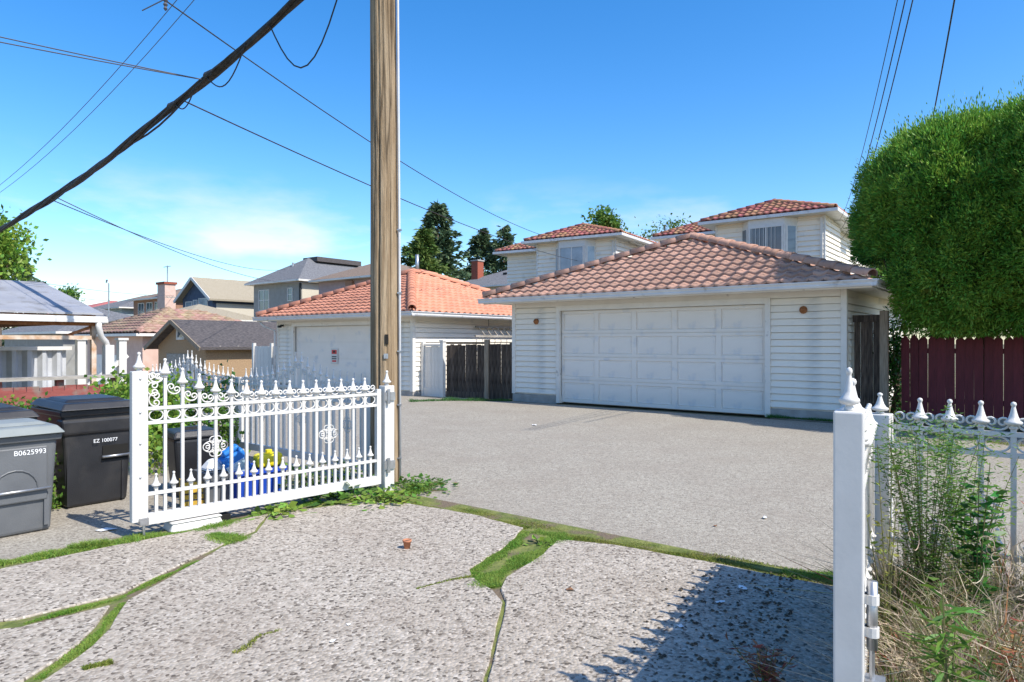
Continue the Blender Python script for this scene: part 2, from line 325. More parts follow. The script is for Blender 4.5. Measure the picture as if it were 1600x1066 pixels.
slabs = [
 gp([(-250,935),(0,893),(150,862),(290,835),(420,805),(398,832),(343,856),(308,873),(190,931),(110,951),(30,971),(-250,1003)]),
 gp([(-250,1015),(30,985),(110,966),(172,950),(150,982),(120,1012),(50,1060),(-60,1130),(-300,1290)]) + [(-4.0,1.9)],
 gp([(200,942),(310,881),(345,859),(400,836),(421,806),(560,788),(640,790),(735,806),(818,828),(788,858),(733,893),(738,905),(768,925),(785,945),(773,1000),(765,1040),(752,1090),(740,1250)]) + [(-.2,-3.5),(-4.2,-3.5),(-4.0,1.78)] + gp([(-285,1300),(-30,1135),(75,1064),(142,1016),(172,986)]),
 gp([(872,846),(960,855),(1120,884),(1230,907),(1322,924),(1325,1000)]) + [(1.02,2.0),(.98,-3.5),(-.17,-3.5)] + gp([(745,1250),(757,1090),(770,1040),(778,1000),(790,945),(782,925),(792,905),(848,870)]),
]
for pts in slabs:
    o = prism('concrete_slab', pts, -.06, .018, 'concrete', .008); o.parent = drive; bevel(o, .006)
# garden bed on the right, slightly mounded
mb = MB(); nx, ny = 26, 26
for i in range(nx):
    for j in range(ny):
        x = 1.12 + 4.4*i/(nx-1); y = -2.5 + 6.9*j/(ny-1)
        t, d = to_lane(x, y)
        gl = 1.06 + (y-2.15)*.5628
        h = .035 + random.uniform(-.02,.03)
        if x < max(1.15, gl+.05) or d > -9.2: h = -.055
        mb.v.append((x, y, h))
for i in range(nx-1):
    for j in range(ny-1): mb.f.append((i*ny+j, (i+1)*ny+j, (i+1)*ny+j+1, i*ny+j+1))
struct(mb.build('garden_bed', 'soil', smooth=True))

# ------------------------------------------------------------------ roof tiles
def tile_mesh(w, l, mat, n=7):
    mb = MB(); lift = .05; ov = .05
    prof = [(w*i/n, .042*(.5+.5*math.cos(2*math.pi*i/n))**1.15) for i in range(n+1)]
    for x, z in prof: mb.v.append((x, -.01, z+lift))
    for x, z in prof: mb.v.append((x, l+ov, z*.95))
    for x, z in prof: mb.v.append((x, -.01, z+lift-.042))
    m = n+1
    for i in range(n):
        mb.f.append((i, i+1, m+i+1, m+i)); mb.f.append((2*m+i, 2*m+i+1, i+1, i))
    return mb.mesh('roof_tile', mat, True)
def tile_face(o3, u, v, poly, w, l, mat):
    """tiles on the sloped face with corner o3, unit axes u (along eave), v (up slope); poly = convex outline in (u,v), counter-clockwise"""
    o3, u, v = Vector(o3), Vector(u).normalized(), Vector(v).normalized(); nrm = u.cross(v).normalized()
    base = tile_mesh(w, l, mat); out = []
    umax = max(p[0] for p in poly); vmax = max(p[1] for p in poly)
    ed = []
    for i in range(len(poly)):
        a, b = Vector(poly[i]), Vector(poly[(i+1) % len(poly)]); dd = (b-a).normalized(); ed.append((a, Vector((-dd.y, dd.x))))
    ed = [e_ for e_ in ed if abs(e_[1].x) > .05]            # only the sloping edges cut
    for r in range(int(vmax/l)+1):
        for c in range(int(umax/w)+1):
            q = Vector((c*w, r*l)); cs = [q, q+Vector((w,0)), q+Vector((w,l)), q+Vector((0,l))]
            if q.y + l*.5 > vmax: continue
            cut = []; skip = False
            for a, n2 in ed:
                s = [(k-a).dot(n2) for k in cs]
                if max(s) < .02: skip = True; break
                if min(s) < -.001: cut.append((a, n2))
            if skip: continue
            me = base
            if cut:
                bm = bmesh.new(); bm.from_mesh(base)
                for a, n2 in cut:
                    p = a-q
                    bmesh.ops.bisect_plane(bm, geom=bm.verts[:]+bm.edges[:]+bm.faces[:], plane_co=(p.x, p.y, 0), plane_no=(-n2.x, -n2.y, 0), clear_outer=True)
                if len(bm.faces) == 0: bm.free(); continue
                me = base.copy(); bm.to_mesh(me); bm.free()
            p3 = o3 + u*q.x + v*q.y
            out.append((me, Matrix(((u.x,v.x,nrm.x,p3.x),(u.y,v.y,nrm.y,p3.y),(u.z,v.z,nrm.z,p3.z),(0,0,0,1)))))
    return out
def cap_mesh(mat, r=.105, l=.42):
    mb = MB(); n = 8
    for k, (y, rr) in enumerate(((0, r), (l, r*.82))):
        for j in range(n+1):
            a = math.pi*(-.08 + 1.16*j/n); mb.v.append((rr*math.cos(a), y, rr*math.sin(a)*.85 - (0 if k else -.012)))
    for j in range(n): mb.f.append((j, j+1, n+1+j+1, n+1+j))
    k = len(mb.v)
    for j in range(n+1):
        a = math.pi*(-.08 + 1.16*j/n); mb.v.append(((r-.025)*math.cos(a), 0, (r-.025)*math.sin(a)*.85+.012))
    for j in range(n): mb.f.append((k+j, k+j+1, j+1, j))
    return mb.mesh('ridge_tile', mat, True)
def caps(p, q, mat, step=.38, r=.13):
    p, q = Vector(p), Vector(q); v = (q-p); n = max(1, round(v.length/step)); d = v.normalized()
    u = d.cross(Vector((0,0,1))).normalized(); nr = u.cross(d); me = cap_mesh(mat, r, v.length/n+.06)
    return [(me, Matrix(((u.x,d.x,nr.x,a.x),(u.y,d.y,nr.y,a.y),(u.z,d.z,nr.z,a.z),(0,0,0,1)))) for a in (p+d*v.length/n*i for i in range(n))]
def place(items, name, parent, limit=300, joined=False, root=None, mat=None):
    """pieces as objects (the nearest `limit`), the rest joined as one part"""
    base = root.matrix_basis if root else Matrix()
    items = sorted(items, key=lambda it: (base @ it[1].translation).length)
    if joined: limit = 0
    for me, mt in items[:limit]:
        o = obj(name, me, parent); o.matrix_local = mt
    if items[limit:]:
        bm = bmesh.new()
        for me, mt in items[limit:]:
            k = len(bm.verts); bm.from_mesh(me); bm.verts.ensure_lookup_table()
            for v in bm.verts[k:]: v.co = mt @ v.co
        me = bpy.data.meshes.new(name+'s'); bm.to_mesh(me); bm.free(); me.materials.append(items[0][0].materials[0])
        me.polygons.foreach_set('use_smooth', [True]*len(me.polygons)); stuff(obj('roof_covering' if 'tile' in name else name+'s', me, parent))
def hip_geo(x0, x1, y0, y1, z, rise, a):
    cx = (x0+x1)/2
    return dict(c=[Vector((x0,y0,z)), Vector((x1,y0,z)), Vector((x1,y1,z)), Vector((x0,y1,z))], f=Vector((cx,y0+a,z+rise)), b=Vector((cx,y1-a,z+rise)))
def hip_deck(g, mat, parent, drop=.03):
    dz = Vector((0,0,-drop)); c = [k+dz for k in g['c']]; f, b = g['f']+dz, g['b']+dz
    return MB().add([*c, f, b], [(0,1,4), (1,2,5,4), (2,3,5), (3,0,4,5), (3,2,1,0)]).build('roof', mat, parent)
def face_front(g, w, l, mat):
    c = g['c']; u = (c[1]-c[0]); mid = (c[0]+c[1])/2; v = g['f']-mid; W = u.length; S = v.length
    return tile_face(c[0], u, v, [(0,0),(W,0),(W/2,S)], w, l, mat)
def face_right(g, w, l, mat):
    c = g['c']; u = (c[2]-c[1]); uu = u.normalized(); fa = (g['f']-c[1]); v = fa - uu*fa.dot(uu); W = u.length; S = v.length
    return tile_face(c[1], u, v, [(0,0),(W,0),((g['b']-c[1]).dot(uu),S),(fa.dot(uu),S)], w, l, mat)

# ------------------------------------------------------------------ windows, siding
def window(parent, ax, c, u0, u1, z0, z1, nv=1, nh=0, fw=.06, frame='white_paint', glass='glass', prou=.05):
    """ax 'f': in a wall facing -y at y=c; 'r': in a wall facing +x at x=c"""
    def bx(mb, a0, a1, b0, b1, o0, o1):
        if ax == 'f': mb.box(a0, a1, c-o1, c-o0, b0, b1)
        else: mb.box(c+o0, c+o1, a0, a1, b0, b1)
    m = MB(); bx(m, u0-fw, u0, z0-fw, z1+fw, 0, prou); bx(m, u1, u1+fw, z0-fw, z1+fw, 0, prou)
    bx(m, u0, u1, z1, z1+fw, 0, prou); bx(m, u0, u1, z0-fw, z0, 0, prou+.02)
    for i in range(nv): x = u0+(u1-u0)*(i+1)/(nv+1); bx(m, x-.025, x+.025, z0, z1, 0, prou-.012)
    for i in range(nh): z = z0+(z1-z0)*(i+1)/(nh+1); bx(m, u0, u1, z-.02, z+.02, 0, prou-.016)
    f = m.build('window', frame, parent); m = MB(); bx(m, u0, u1, z0, z1, 0, .018); m.build('pane', glass, f); return f
BOARD = MB().add([(0,.004,.004),(1,.004,.004),(1,.004,.122),(0,.004,.122),(0,-.032,.0),(1,-.032,.0),(1,-.004,.122),(0,-.004,.122)],
                 [(4,5,6,7),(0,1,5,4),(7,6,2,3),(0,4,7,3),(1,2,6,5)]).mesh('siding_board', 'white_siding')
def siding(parent, p, rotz, length, z0, z1, step=.131):
    z = z0
    while z < z1-.02:
        k = min(1.0, (z1-z)/step)
        obj('siding_board', BOARD, parent, (p[0], p[1], z), (0,0,rotz), (length, 1, k)); z += step

# ------------------------------------------------------------------ the two white garages
def tiled_garage(label, t0, t1, d0, depth, base, wall_h, rise, apex, tile, door, oh, gut, new):
    Wd = t1-t0; x, y = lane((t0+t1)/2, d0); g = thing('garage', label, 'garage', (x, y, base), LANE_ROT)
    h = Wd/2; dx0, dx1 = door; dh = 2.2 if not new else 2.0
    core = MB().box(-h+.02, dx0, .05, depth, .16, wall_h).box(dx1, h-.05, .05, depth, .16, wall_h).box(dx0, dx1, .2, depth, dh, wall_h).box(dx0, dx1, .05, .2, dh+.0, wall_h)
    core.box(dx0, dx1, .3, depth-.001, .002, dh)
    wl = core.build('wall', 'white_siding', g)
    siding(wl, (-h+.09, .03), 0, dx0-.1-(-h+.09), .2, wall_h-.12); siding(wl, (dx1+.1, .03), 0, h-.09-(dx1+.1), .2, wall_h-.12)
    siding(wl, (dx0-.1, .03), 0, dx1-dx0+.2, dh+.13, wall_h-.12)
    siding(wl, (h-.02, .09), rad(90), depth-.15, .2, wall_h-.12)
    MB().box(-h, dx0-.1, .0, .4, -.3, .165).box(dx1+.1, h, .0, .4, -.3, .165).box(-h, h, .401, depth+.02, -.3, .15).build('foundation', 'foundation', g)
    tr = MB().box(-h-.012, -h+.09, -.012, .06, .17, wall_h).build('corner_trim', 'trim', g)
    MB().box(h-.09, h+.012, -.012, .09, .17, wall_h).build('corner_trim', 'trim', g)
    MB().box(-h+.095, h-.095, -.008, .03, wall_h-.12, wall_h).build('frieze_board', 'trim', g)
    fr = MB().box(dx0-.1, dx0, -.02, .16, .0, dh).box(dx1, dx1+.1, -.02, .16, .0, dh).box(dx0-.1, dx1+.1, -.022, .16, dh, dh+.12)
    fr.build('door_frame', 'trim', g)
    dr = MB().box(dx0, dx1, .10, .14, .02, dh).build('garage_door', 'door_paint', g)
    rows, cols = 4, 5 if not new else 8
    sh = (dh-.02)/rows; cw = (dx1-dx0)/cols
    pw, ph = cw-.14, sh-.15; m = MB(); b = .022
    m.add([(-pw/2,0,-ph/2),(pw/2,0,-ph/2),(pw/2,0,ph/2),(-pw/2,0,ph/2),(-pw/2+b,-.012,-ph/2+b),(pw/2-b,-.012,-ph/2+b),(pw/2-b,-.012,ph/2-b),(-pw/2+b,-.012,ph/2-b),
           (-pw/2+2.2*b,-.006,-ph/2+2.2*b),(pw/2-2.2*b,-.006,-ph/2+2.2*b),(pw/2-2.2*b,-.006,ph/2-2.2*b),(-pw/2+2.2*b,-.006,ph/2-2.2*b)],
          [(0,1,5,4),(1,2,6,5),(2,3,7,6),(3,0,4,7),(4,5,9,8),(5,6,10,9),(6,7,11,10),(7,4,8,11),(8,9,10,11)])
    pm = m.mesh('panel', 'door_paint')
    if not new:
        grid = MB()
        for r in range(rows):
            z0_, z1_ = .02+sh*r+.007, .02+sh*(r+1)-.007
            grid.box(dx0+.002, dx1-.002, .078, .0998, z0_, z0_+.062).box(dx0+.002, dx1-.002, .078, .0998, z1_-.062, z1_)
            for c in range(cols+1):
                xc = dx0+cw*c; a_, b2 = max(dx0+.002, xc-.055), min(dx1-.002, xc+.055); grid.box(a_, b2, .0775, .0998, z0_+.0622, z1_-.0622)
            for c in range(cols): obj('panel', pm, dr, (dx0+cw*(c+.5), .0998, .02+sh*(r+.5)))
        grid.build('frame_grid', 'door_paint', dr)
    else:
        for r in range(rows):
            MB().box(dx0+.01, dx1-.01, .085, .0995, .02+sh*r+.008, .02+sh*(r+1)-.008).build('panel', 'door_paint', dr)
            for c in range(2):
                zz = .02+sh*r+sh*(.3+.4*c); MB().box(dx0+.02, dx1-.02, .079, .0848, zz-.05, zz+.05).build('rib', 'door_paint', dr)
    # roof
    geo = hip_geo(-h-oh, h+oh, -oh, depth+oh, wall_h+.1, rise, apex)
    rf = hip_deck(geo, tile, g); items = face_front(geo, .25, .27, tile)
    if new: items += face_right(geo, .25, .27, tile)
    place(items, 'roof_tile', rf, 300, root=g)
    up = Vector((0,0,.075)); cp = caps(geo['c'][0]+up, geo['f']+up, tile) + caps(geo['c'][1]+up, geo['f']+up, tile) + caps(geo['f']+up, geo['b']+up, tile) + caps(geo['c'][2]+up, geo['b']+up, tile)
    place(cp, 'ridge_tile', rf)
    zg = wall_h+.1
    MB().box(-h-oh+.02, h+oh-.02, -oh+.02, depth+oh-.02, wall_h, wall_h+.025).build('soffit', 'trim', g)
    MB().box(-h-oh, h+oh, -oh, -oh+.019, wall_h-.03, zg-.031).box(h+oh-.019, h+oh, -oh+.02, depth+oh, wall_h-.03, zg-.031).build('fascia', 'trim', g)
    def gutter(p0, p1):     # K-profile gutter swept along x or y
        pr = [(0,0), (.075,0), (.095,.035), (.085,.055), (.12,.10), (.12,.115), (.108,.115), (.0,.02)]
        mb = MB(); p0, p1 = Vector(p0), Vector(p1); d = (p1-p0).normalized(); o_ = Vector((d.y, -d.x, 0))
        for p in (p0, p1):
            for a, b_ in pr: mb.v.append(tuple(p + o_*a + Vector((0,0,b_))))
        k = len(pr)
        for i in range(k): mb.f.append((i, (i+1) % k, k+(i+1) % k, k+i))
        mb.f += [tuple(reversed(range(k))), tuple(range(k, 2*k))]; return mb
    gutter((-h-oh-.1, -oh-.002, zg-.105), (h+oh+.1, -oh-.002, zg-.105)).build('gutter', 'gutter', g)
    gutter((h+oh+.002, -oh-.1, zg-.106), (h+oh+.002, depth+oh, zg-.106)).build('gutter', 'gutter', g)
    if new:
        MB().tube([(-h-.42,-oh+.05,zg-.1),(-h-.3,-.3,zg-.28),(-h-.045,-.06,zg-.42),(-h-.045,-.06,.3)], .035, 8).build('downpipe', 'gutter', g, True)
    return g, h, wl
ga, ha, wla = tiled_garage('white sided garage with weathered tile roof and twenty-panel white door, hedge beside it', -1.44, 6.28, 0, 6.6, 0.0, 2.42, 1.40, 2.62, 'tile_old', (-2.42, 2.41), .52, 0, False)
gb, hb, wlb = tiled_garage('white sided garage with clean orange tile roof and plain white door behind pole', -10.65, -4.27, -.75, 6.6, -.05, 2.20, 1.47, 3.40, 'tile_new', (-2.26, 2.04), .45, 0, True)
for x_, z_ in ((-3.12, 1.96), (3.12, 2.06)):      # bare rusty lamp fittings on the right-hand garage
    lp = obj('wall_lamp_base', MB().lathe([(.0,0),(.07,0),(.075,.02),(.06,.05),(.03,.06),(.028,.10),(.0,.10)], 12).mesh('wall_lamp_base','rust',True), ga, (x_, .012, z_), (rad(90),0,0))
lp = obj('security_light', MB().box(-.03,.03,-.10,0,-.03,.03).box(-.05,.05,-.18,-.09,-.07,.0).mesh('security_light','black_rubber'), gb, (-2.85,.0,2.04))
sg = thing('warning_sign', 'small white and red notice fixed on plain garage door', 'sign', (*lane(-7.73, -.69), .80), LANE_ROT)
MB().box(-.16,.16,-.006,.0,0,.46).build('plate', 'white_paint', sg); MB().box(-.12,.12,-.009,-.0062,.30,.42).box(-.10,.10,-.009,-.0062,.06,.11).build('red_print', 'sign_red', sg)
MB().box(-.05,.05,-.012,-.0092,.335,.395).box(-.11,.11,-.009,-.0062,.14,.17).box(-.11,.11,-.009,-.0062,.2,.23).build('black_print', 'black_rubber', sg)
# ladder hung on the orange-roofed garage's side wall
ld = thing('ladder', 'wooden ladder hung sideways on white garage wall above dark fence', 'ladder', (*lane(-4.2, 1.7), 1.62), LANE_ROT)
MB().box(.0,.045,0,3.2,.26,.32).build('side_rail', 'grey_wood', ld); MB().box(.25,.295,-.3,3.2,-.02,.04).build('side_rail', 'grey_wood', ld)
for i in range(11): MB().bar((.02,.15+.29*i,.28), (.27,.15+.29*i,.02), .03).build('rung', 'grey_wood', ld)
for yy in (.6, 2.2): MB().bar((.02,yy,.3),(.02,yy,.62),.012).build('hook', 'black_rubber', ld)

# ------------------------------------------------------------------ fences between and beside the garages
def board_fence(root, x0, x1, h, n, mat, th=.02, gap=.006, tip=0.0, jit=.01, y=0):
    wd = (x1-x0)/n
    m = MB(); a = wd/2-gap/2
    if tip: m.add([(-a,0,0),(a,0,0),(a,0,h-tip),(0,0,h),(-a,0,h-tip),(-a,th,0),(a,th,0),(a,th,h-tip),(0,th,h),(-a,th,h-tip)],
                  [(0,1,2,3,4),(9,8,7,6,5),(0,5,6,1),(1,6,7,2),(2,7,8,3),(3,8,9,4),(4,9,5,0)])
    else: m.box(-a,a,0,th,0,h)
    me = m.mesh('board' if not tip else 'picket', mat)
    for i in range(n):
        obj('board' if not tip else 'picket', me, root, (x0+wd*(i+.5), y+random.uniform(-.003,.003), random.uniform(-jit,jit)), (0, rad(random.uniform(-.35,.35)), 0))
wf = thing('white_fence', 'short white painted board fence beside the orange-roofed garage', 'fence', (*lane(-4.24,-.45), 0), LANE_ROT)
board_fence(wf, .08, .72, 1.34, 5, 'white_paint', y=.03); MB().box(.0,.80,-.0,.10,1.345,1.40).build('cap_rail', 'white_paint', wf)
MB().box(.0,.075,-.02,.08,0,1.46).build('post', 'white_paint', wf); MB().box(.72,.83,-.03,.08,-.02,1.47).box(.70,.85,-.05,.10,1.47,1.51).build('post', 'white_paint', wf); MB().box(.08,.71,-.0,.03,.0,.22).build('kick_board', 'white_paint', wf)
df = thing('board_fence', 'dark weathered wood fence between the two white garages', 'fence', (*lane(-3.40,-.38), 0), LANE_ROT+rad(13.5))
board_fence(df, .02, 1.16, 1.38, 10, 'wood_dark', jit=.02); board_fence(df, 1.28, 1.98, 1.42, 6, 'wood_dark', jit=.02)
MB().box(1.16,1.28,-.03,.08,0,1.52).build('post', 'wood_post', df); MB().box(-.0,1.155,.022,.10,1.405,1.45).build('cap_rail', 'wood_dark', df); MB().box(.02,1.15,-.03,-.004,.0,.16).build('kick_board', 'wood_dark', df)
rg = thing('side_gate', 'dark brown plank gate with pale post between garage and red fence', 'gate', (*lane(6.34,.35), 0), LANE_ROT)
board_fence(rg, 0, .42, 1.88, 4, 'wood_dark', jit=.004); MB().box(.43,.56,-.05,.08,0,2.02).build('post', 'wood_post', rg)
MB().box(-.02,.425,-.03,-.004,1.82,1.95).build('rail', 'wood_dark', rg); MB().box(-.0,.425,-.028,-.004,.05,.22).build('rail', 'wood_dark', rg)
pf = thing('picket_fence', 'dark red painted picket fence below the big clipped cedar', 'fence', (*lane(7.02,.95), 0), LANE_ROT)
board_fence(pf, 0, 5.6, 1.60, 40, 'red_fence', tip=.09, gap=.005, jit=.025)
for z_ in (.35, 1.25): MB().box(0,5.6,.022,.06,z_,z_+.09).build('rail', 'red_fence', pf)
for i in range(4): MB().box(.2+1.8*i,.3+1.8*i,.062,.16,0,1.5).build('post', 'red_fence', pf)
MB().box(0,5.6,-.06,-.03,-.02,.14).build('kick_board', 'grey_wood', pf)

# ------------------------------------------------------------------ ornate white ironwork
FIN = MB().lathe([(.014,0),(.021,.006),(.021,.014),(.013,.02),(.036,.026),(.043,.036),(.041,.043),(.030,.050),(.021,.068),(.0145,.092),(.0095,.116),(.0085,.122),(.0125,.128),(.0135,.135),(.010,.143),(0.001,.147)], 8).mesh('finial', 'white_paint', True)
def c_scroll(w, h, flip=1):
    pts = []; ro = w*.26; cx = w*.5-ro
    for i in range(13):
        u = i/12; a = math.pi*(-1.1+2.1*u); r = ro*(.34+.66*u); pts.append((-cx+r*math.cos(a), r*math.sin(a)))
    for i in range(1, 12):
        a = math.pi+math.pi*i/12; pts.append((w/2*math.cos(a), h*math.sin(a)))
    pts += [(-x, z) for x, z in reversed(pts[:13])]
    return [(x, z*flip) for x, z in pts]
def scroll_mesh(w, h, r=.006): return MB().tube([(x,0,z) for x, z in c_scroll(w, h)], r, 5).mesh('scroll', 'white_paint', True)
def ornament_mesh(s=.132):
    mb = MB()
    for sx_ in (-1, 1):
        for sz in (-1, 1):
            ca, sa = math.cos(rad(45)), math.sin(rad(45)); P = []
            for x, z in c_scroll(s, s*.55):
                z += s*.28; xx, zz = x*ca - z*sa, x*sa + z*ca
                P.append((sx_*(-xx+.018), 0, sz*(zz)))
            mb.tube(P, .0045, 5)
    return mb.mesh('scroll_ornament', 'white_paint', True)
ORN = ornament_mesh()
def iron_panel(root, x0, x1, n, tip, zb, rails, bw=.022, low=None, rings=True, orn=(), short=True, bottom=(.09,.17), scroll=True, ornz=.62, fs=1.0):
    sp = (x1-x0)/(n+1); zr0, zr1 = rails
    for z_, hh in ((zr0,.024),(zr1,.024)): MB().box(x0, x1, -.016, .016, z_-hh/2, z_+hh/2).build('rail', 'white_paint', root)
    if low: MB().box(x0, x1, -.015, .015, low-.012, low+.012).build('rail', 'white_paint', root)
    MB().box(x0, x1, -.025, .025, bottom[0], bottom[1]).build('bottom_rail', 'white_paint', root)
    ring = MB(); rr = (zr1-zr0)/2-.014; rx = sp/2-.014
    ring.tube([(rx*math.cos(2*math.pi*i/20), 0, rr*math.sin(2*math.pi*i/20)) for i in range(21)], .006, 5, False); rme = ring.mesh('ring', 'white_paint', True)
    sme = scroll_mesh(sp-bw-.008, .042); bars = {}
    for i in range(n+1):
        xc = x0+sp*(i+.5)
        if rings: obj('ring', rme, root, (xc, 0, (zr0+zr1)/2))
        ta = tip(i+.5)-.147
        if scroll: obj('scroll', sme, root, (xc, 0, max(zr1+.062, ta-.04)), (0, math.atan2(tip(i)-tip(i+1), sp)*.9, 0))
        if short and low:
            b = MB().box(-bw/2,bw/2,-bw/2,bw/2,bottom[1],low+.035) if 's' not in bars else None
            if b: bars['s'] = b.mesh('short_bar', 'white_paint')
            o = obj('short_bar', bars['s'], root, (xc, 0, 0)); obj('finial', FIN, o, (0,0,low+.03), None, (.8,.8,.8))
    for i in range(1, n+1):
        zt = round(tip(i)-.14, 3)
        if zt not in bars: bars[zt] = MB().box(-bw/2,bw/2,-bw/2,bw/2,bottom[1]-.01,zt).mesh('bar', 'white_paint')
        o = obj('bar', bars[zt], root, (x0+sp*i, 0, 0)); obj('finial', FIN, o, (0,0,zt-.004), None, (fs,fs,1))
        if i in orn: obj('scroll_ornament', ORN, root, (x0+sp*i, 0, ornz))
arch_l = lambda i: 1.112 + .215*math.exp(-(i-1)/2.35) if i > 0 else 1.37
DL = Vector((.7025,.7118)); free_l = Vector((-2.765,5.06))
gl = thing('gate_leaf', 'open white iron gate leaf with spear finials standing before bins and pole', 'gate', (free_l.x, free_l.y, 0), math.atan2(DL.y, DL.x))
iron_panel(gl, .055, 2.08, 15, arch_l, .1, (.848,.955), low=.317, orn=(4,12))
st = bevel(MB().box(-.055,.055,-.03,.03,.12,1.235).build('stile', 'white_paint', gl)); obj('finial', FIN, st, (0,0,1.232))
for z_ in (.14,.45,.70,.93,1.18): obj('bolt', MB().lathe([(.008,0),(.008,.006),(.001,.008)],8).mesh('bolt','steel'), st, (.0,-.03,z_), (rad(90),0,0))
MB().box(2.08,2.125,-.022,.022,.09,1.0).build('hinge_stile', 'white_paint', gl)
for k in range(3): obj('scroll', scroll_mesh(.105,.05), gl, (.105+.012*(k==0), 0, (1.02,1.10,1.19)[k]), (0, (rad(90),rad(90),0)[k], 0))
MB().tube([(.02,-.045,.14),(.02,-.045,.012)], .010, 8).box(-.01,.05,-.06,-.026,.10,.15).build('drop_bolt', 'steel', gl)
pl_ = thing('gate_post', 'white square steel gate post with hinges against the wooden pole', 'post', (*(free_l+DL*2.205), 0), math.atan2(DL.y, DL.x))
bevel(MB().box(-.055,.055,-.05,.05,-.03,1.03).build('shaft', 'white_paint', pl_)); obj('finial', FIN, pl_, (0,0,1.03))
for z_ in (.2, .86): MB().tube([(-.03,-.075,z_),(-.03,-.075,z_+.14)], .016, 8).box(-.06,.05,-.07,-.05,z_+.03,z_+.11).build('hinge', 'steel', pl_)
free_r = Vector((1.062,2.15)); DR = Vector((.4905,.8715))
gr = thing('gate_leaf', 'sheet-backed white iron gate leaf with thick end stile beside weedy bed', 'gate', (free_r.x, free_r.y, 0), math.atan2(DR.y, DR.x))
iron_panel(gr, .045, 1.95, 14, arch_l, .1, (.848,.955), low=.317)
st = bevel(MB().box(-.043,.043,-.043,.043,.06,1.235).build('stile', 'white_paint', gr), .006, 2); obj('finial', FIN, st, (0,0,1.232), None, (.72,.72,.95))
MB().box(.045,1.95,.018,.022,.172,.96).build('backing_sheet', 'white_paint', gr); MB().box(1.95,2.0,-.022,.022,.09,1.0).build('hinge_stile', 'white_paint', gr)
bolt = MB().tube([(-.005,-.064,.50),(-.005,-.064,.71)], .016, 10).build('drop_bolt', 'steel', gr, True)
MB().tube([(-.005,-.064,.30),(-.005,-.064,.52)], .008, 8).build('rod', 'steel', bolt); MB().box(-.03,.03,-.10,-.044,.40,.408).build('bracket', 'steel', bolt)
for z_ in (.54,.64): MB().lathe([(.021,z_),(.021,z_+.03)],10,(-.005,-.064,0)).box(-.02,.012,-.06,-.043,z_,z_+.03).build('strap', 'white_paint', bolt)
post_r = Vector((2.14,3.97))
pr_ = thing('gate_post', 'white square gate post at the weedy bed, iron fence attached', 'post', (*post_r, 0), LANE_ROT)
bevel(MB().box(-.06,.06,-.06,.06,-.05,1.035).build('shaft', 'white_paint', pr_)); obj('finial', FIN, pr_, (0,0,1.033), None, (1.1,1.1,.85))
for z_ in (.2,.8): MB().tube([(-.075,-.03,z_),(-.075,-.03,z_+.12)], .014, 8).build('hinge', 'steel', pr_)
fr_ = thing('iron_fence', 'white ornamental iron fence rising out of dry weeds, red pickets beyond', 'fence', (*(post_r+R*.06), 0), LANE_ROT)
iron_panel(fr_, 0, 2.55, 17, lambda i: 1.135, .1, (.855,.965), bw=.026, low=.317, orn=(3,), ornz=.55)
MB().box(2.55,2.65,-.05,.05,-.05,1.05).build('end_post', 'white_paint', fr_)
pole_xy = Vector((-1.315,7.08))
arch_p = lambda i: 1.10 + .27*math.exp(-abs(i-10.5)/3.4)
for k, lab in enumerate(('white iron fence panel with arched top between pole and orange-roofed garage door', 'white iron fence panel with arched top behind the vines and bins')):
    o_ = pole_xy - R*(.20+2.6*k)
    fp = thing('iron_fence', lab, 'fence', (*o_, 0), LANE_ROT+math.pi, 'arched fence panels along the lane')
    iron_panel(fp, .06, 2.58, 20, arch_p, .1, (.80,.92), bw=.028, low=None, short=False, orn=(3,10,17), ornz=.55, fs=.55)
    MB().box(-.02,.06,-.04,.04,-.08,1.0).build('post', 'white_paint', fp)

# ------------------------------------------------------------------ utility pole
up_ = thing('utility_pole', 'tall weathered wooden utility pole with grey conduit beside open gate', 'pole', (*pole_xy, 0))
mb = MB(); nseg, nr = 90, 96
for i in range(nseg):
    z_ = -.3 + 10.3*i/(nseg-1); r_ = .158 - .0042*z_ - .006*min(z_, 1)
    for j in range(nr):
        a = 2*math.pi*j/nr; q = r_*(1+.018*math.sin(3*a+z_*.7)+.012*math.sin(7*a+z_*1.9))
        ca = math.atan2(math.sin(a+1.78+.05*math.sin(z_*1.3)), math.cos(a+1.78+.05*math.sin(z_*1.3)))
        if abs(ca) < .085: q -= .035*(1-abs(ca)/.085)*(.35+.65*abs(math.sin(z_*.6+.5)))
        for a_, ph, zz0, zz1 in ((-1.25,.3,.2,3.2),(-2.15,1.1,2.2,5.6),(-1.5,2.0,3.4,6.5),(-.9,.7,.9,4.4)):
            cb = a-2*math.pi-a_-.03*math.sin(z_*2+ph) if a > math.pi else a-a_
            if abs(cb) < .045 and zz0 < z_ < zz1: q -= .016*(1-abs(cb)/.045)*math.sin(math.pi*(z_-zz0)/(zz1-zz0))
        mb.v.append((q*math.cos(a)-.004*z_, q*math.sin(a), z_))
for i in range(nseg-1):
    for j in range(nr): mb.f.append((i*nr+j, i*nr+(j+1) % nr, (i+1)*nr+(j+1) % nr, (i+1)*nr+j))
mb.f.append(tuple((nseg-1)*nr+j for j in range(nr))); mb.build('shaft', 'pole_wood', up_, True)
MB().tube([(.162,-.05,.0),(.158,-.05,2.0),(.135,-.05,5.5),(.12,-.05,9.4)], .013, 8).build('conduit', 'conduit', up_, True)
for z_ in (.25,.8,1.35,1.95,2.6): MB().box(.135,.178,-.07,-.03,z_,z_+.015).build('strap', 'steel', up_)
obj('tag_plate', MB().box(-.022,.022,-.006,0,-.025,.025).mesh('tag_plate','steel'), up_, (.035,-.149,1.31), (0,0,rad(12)))
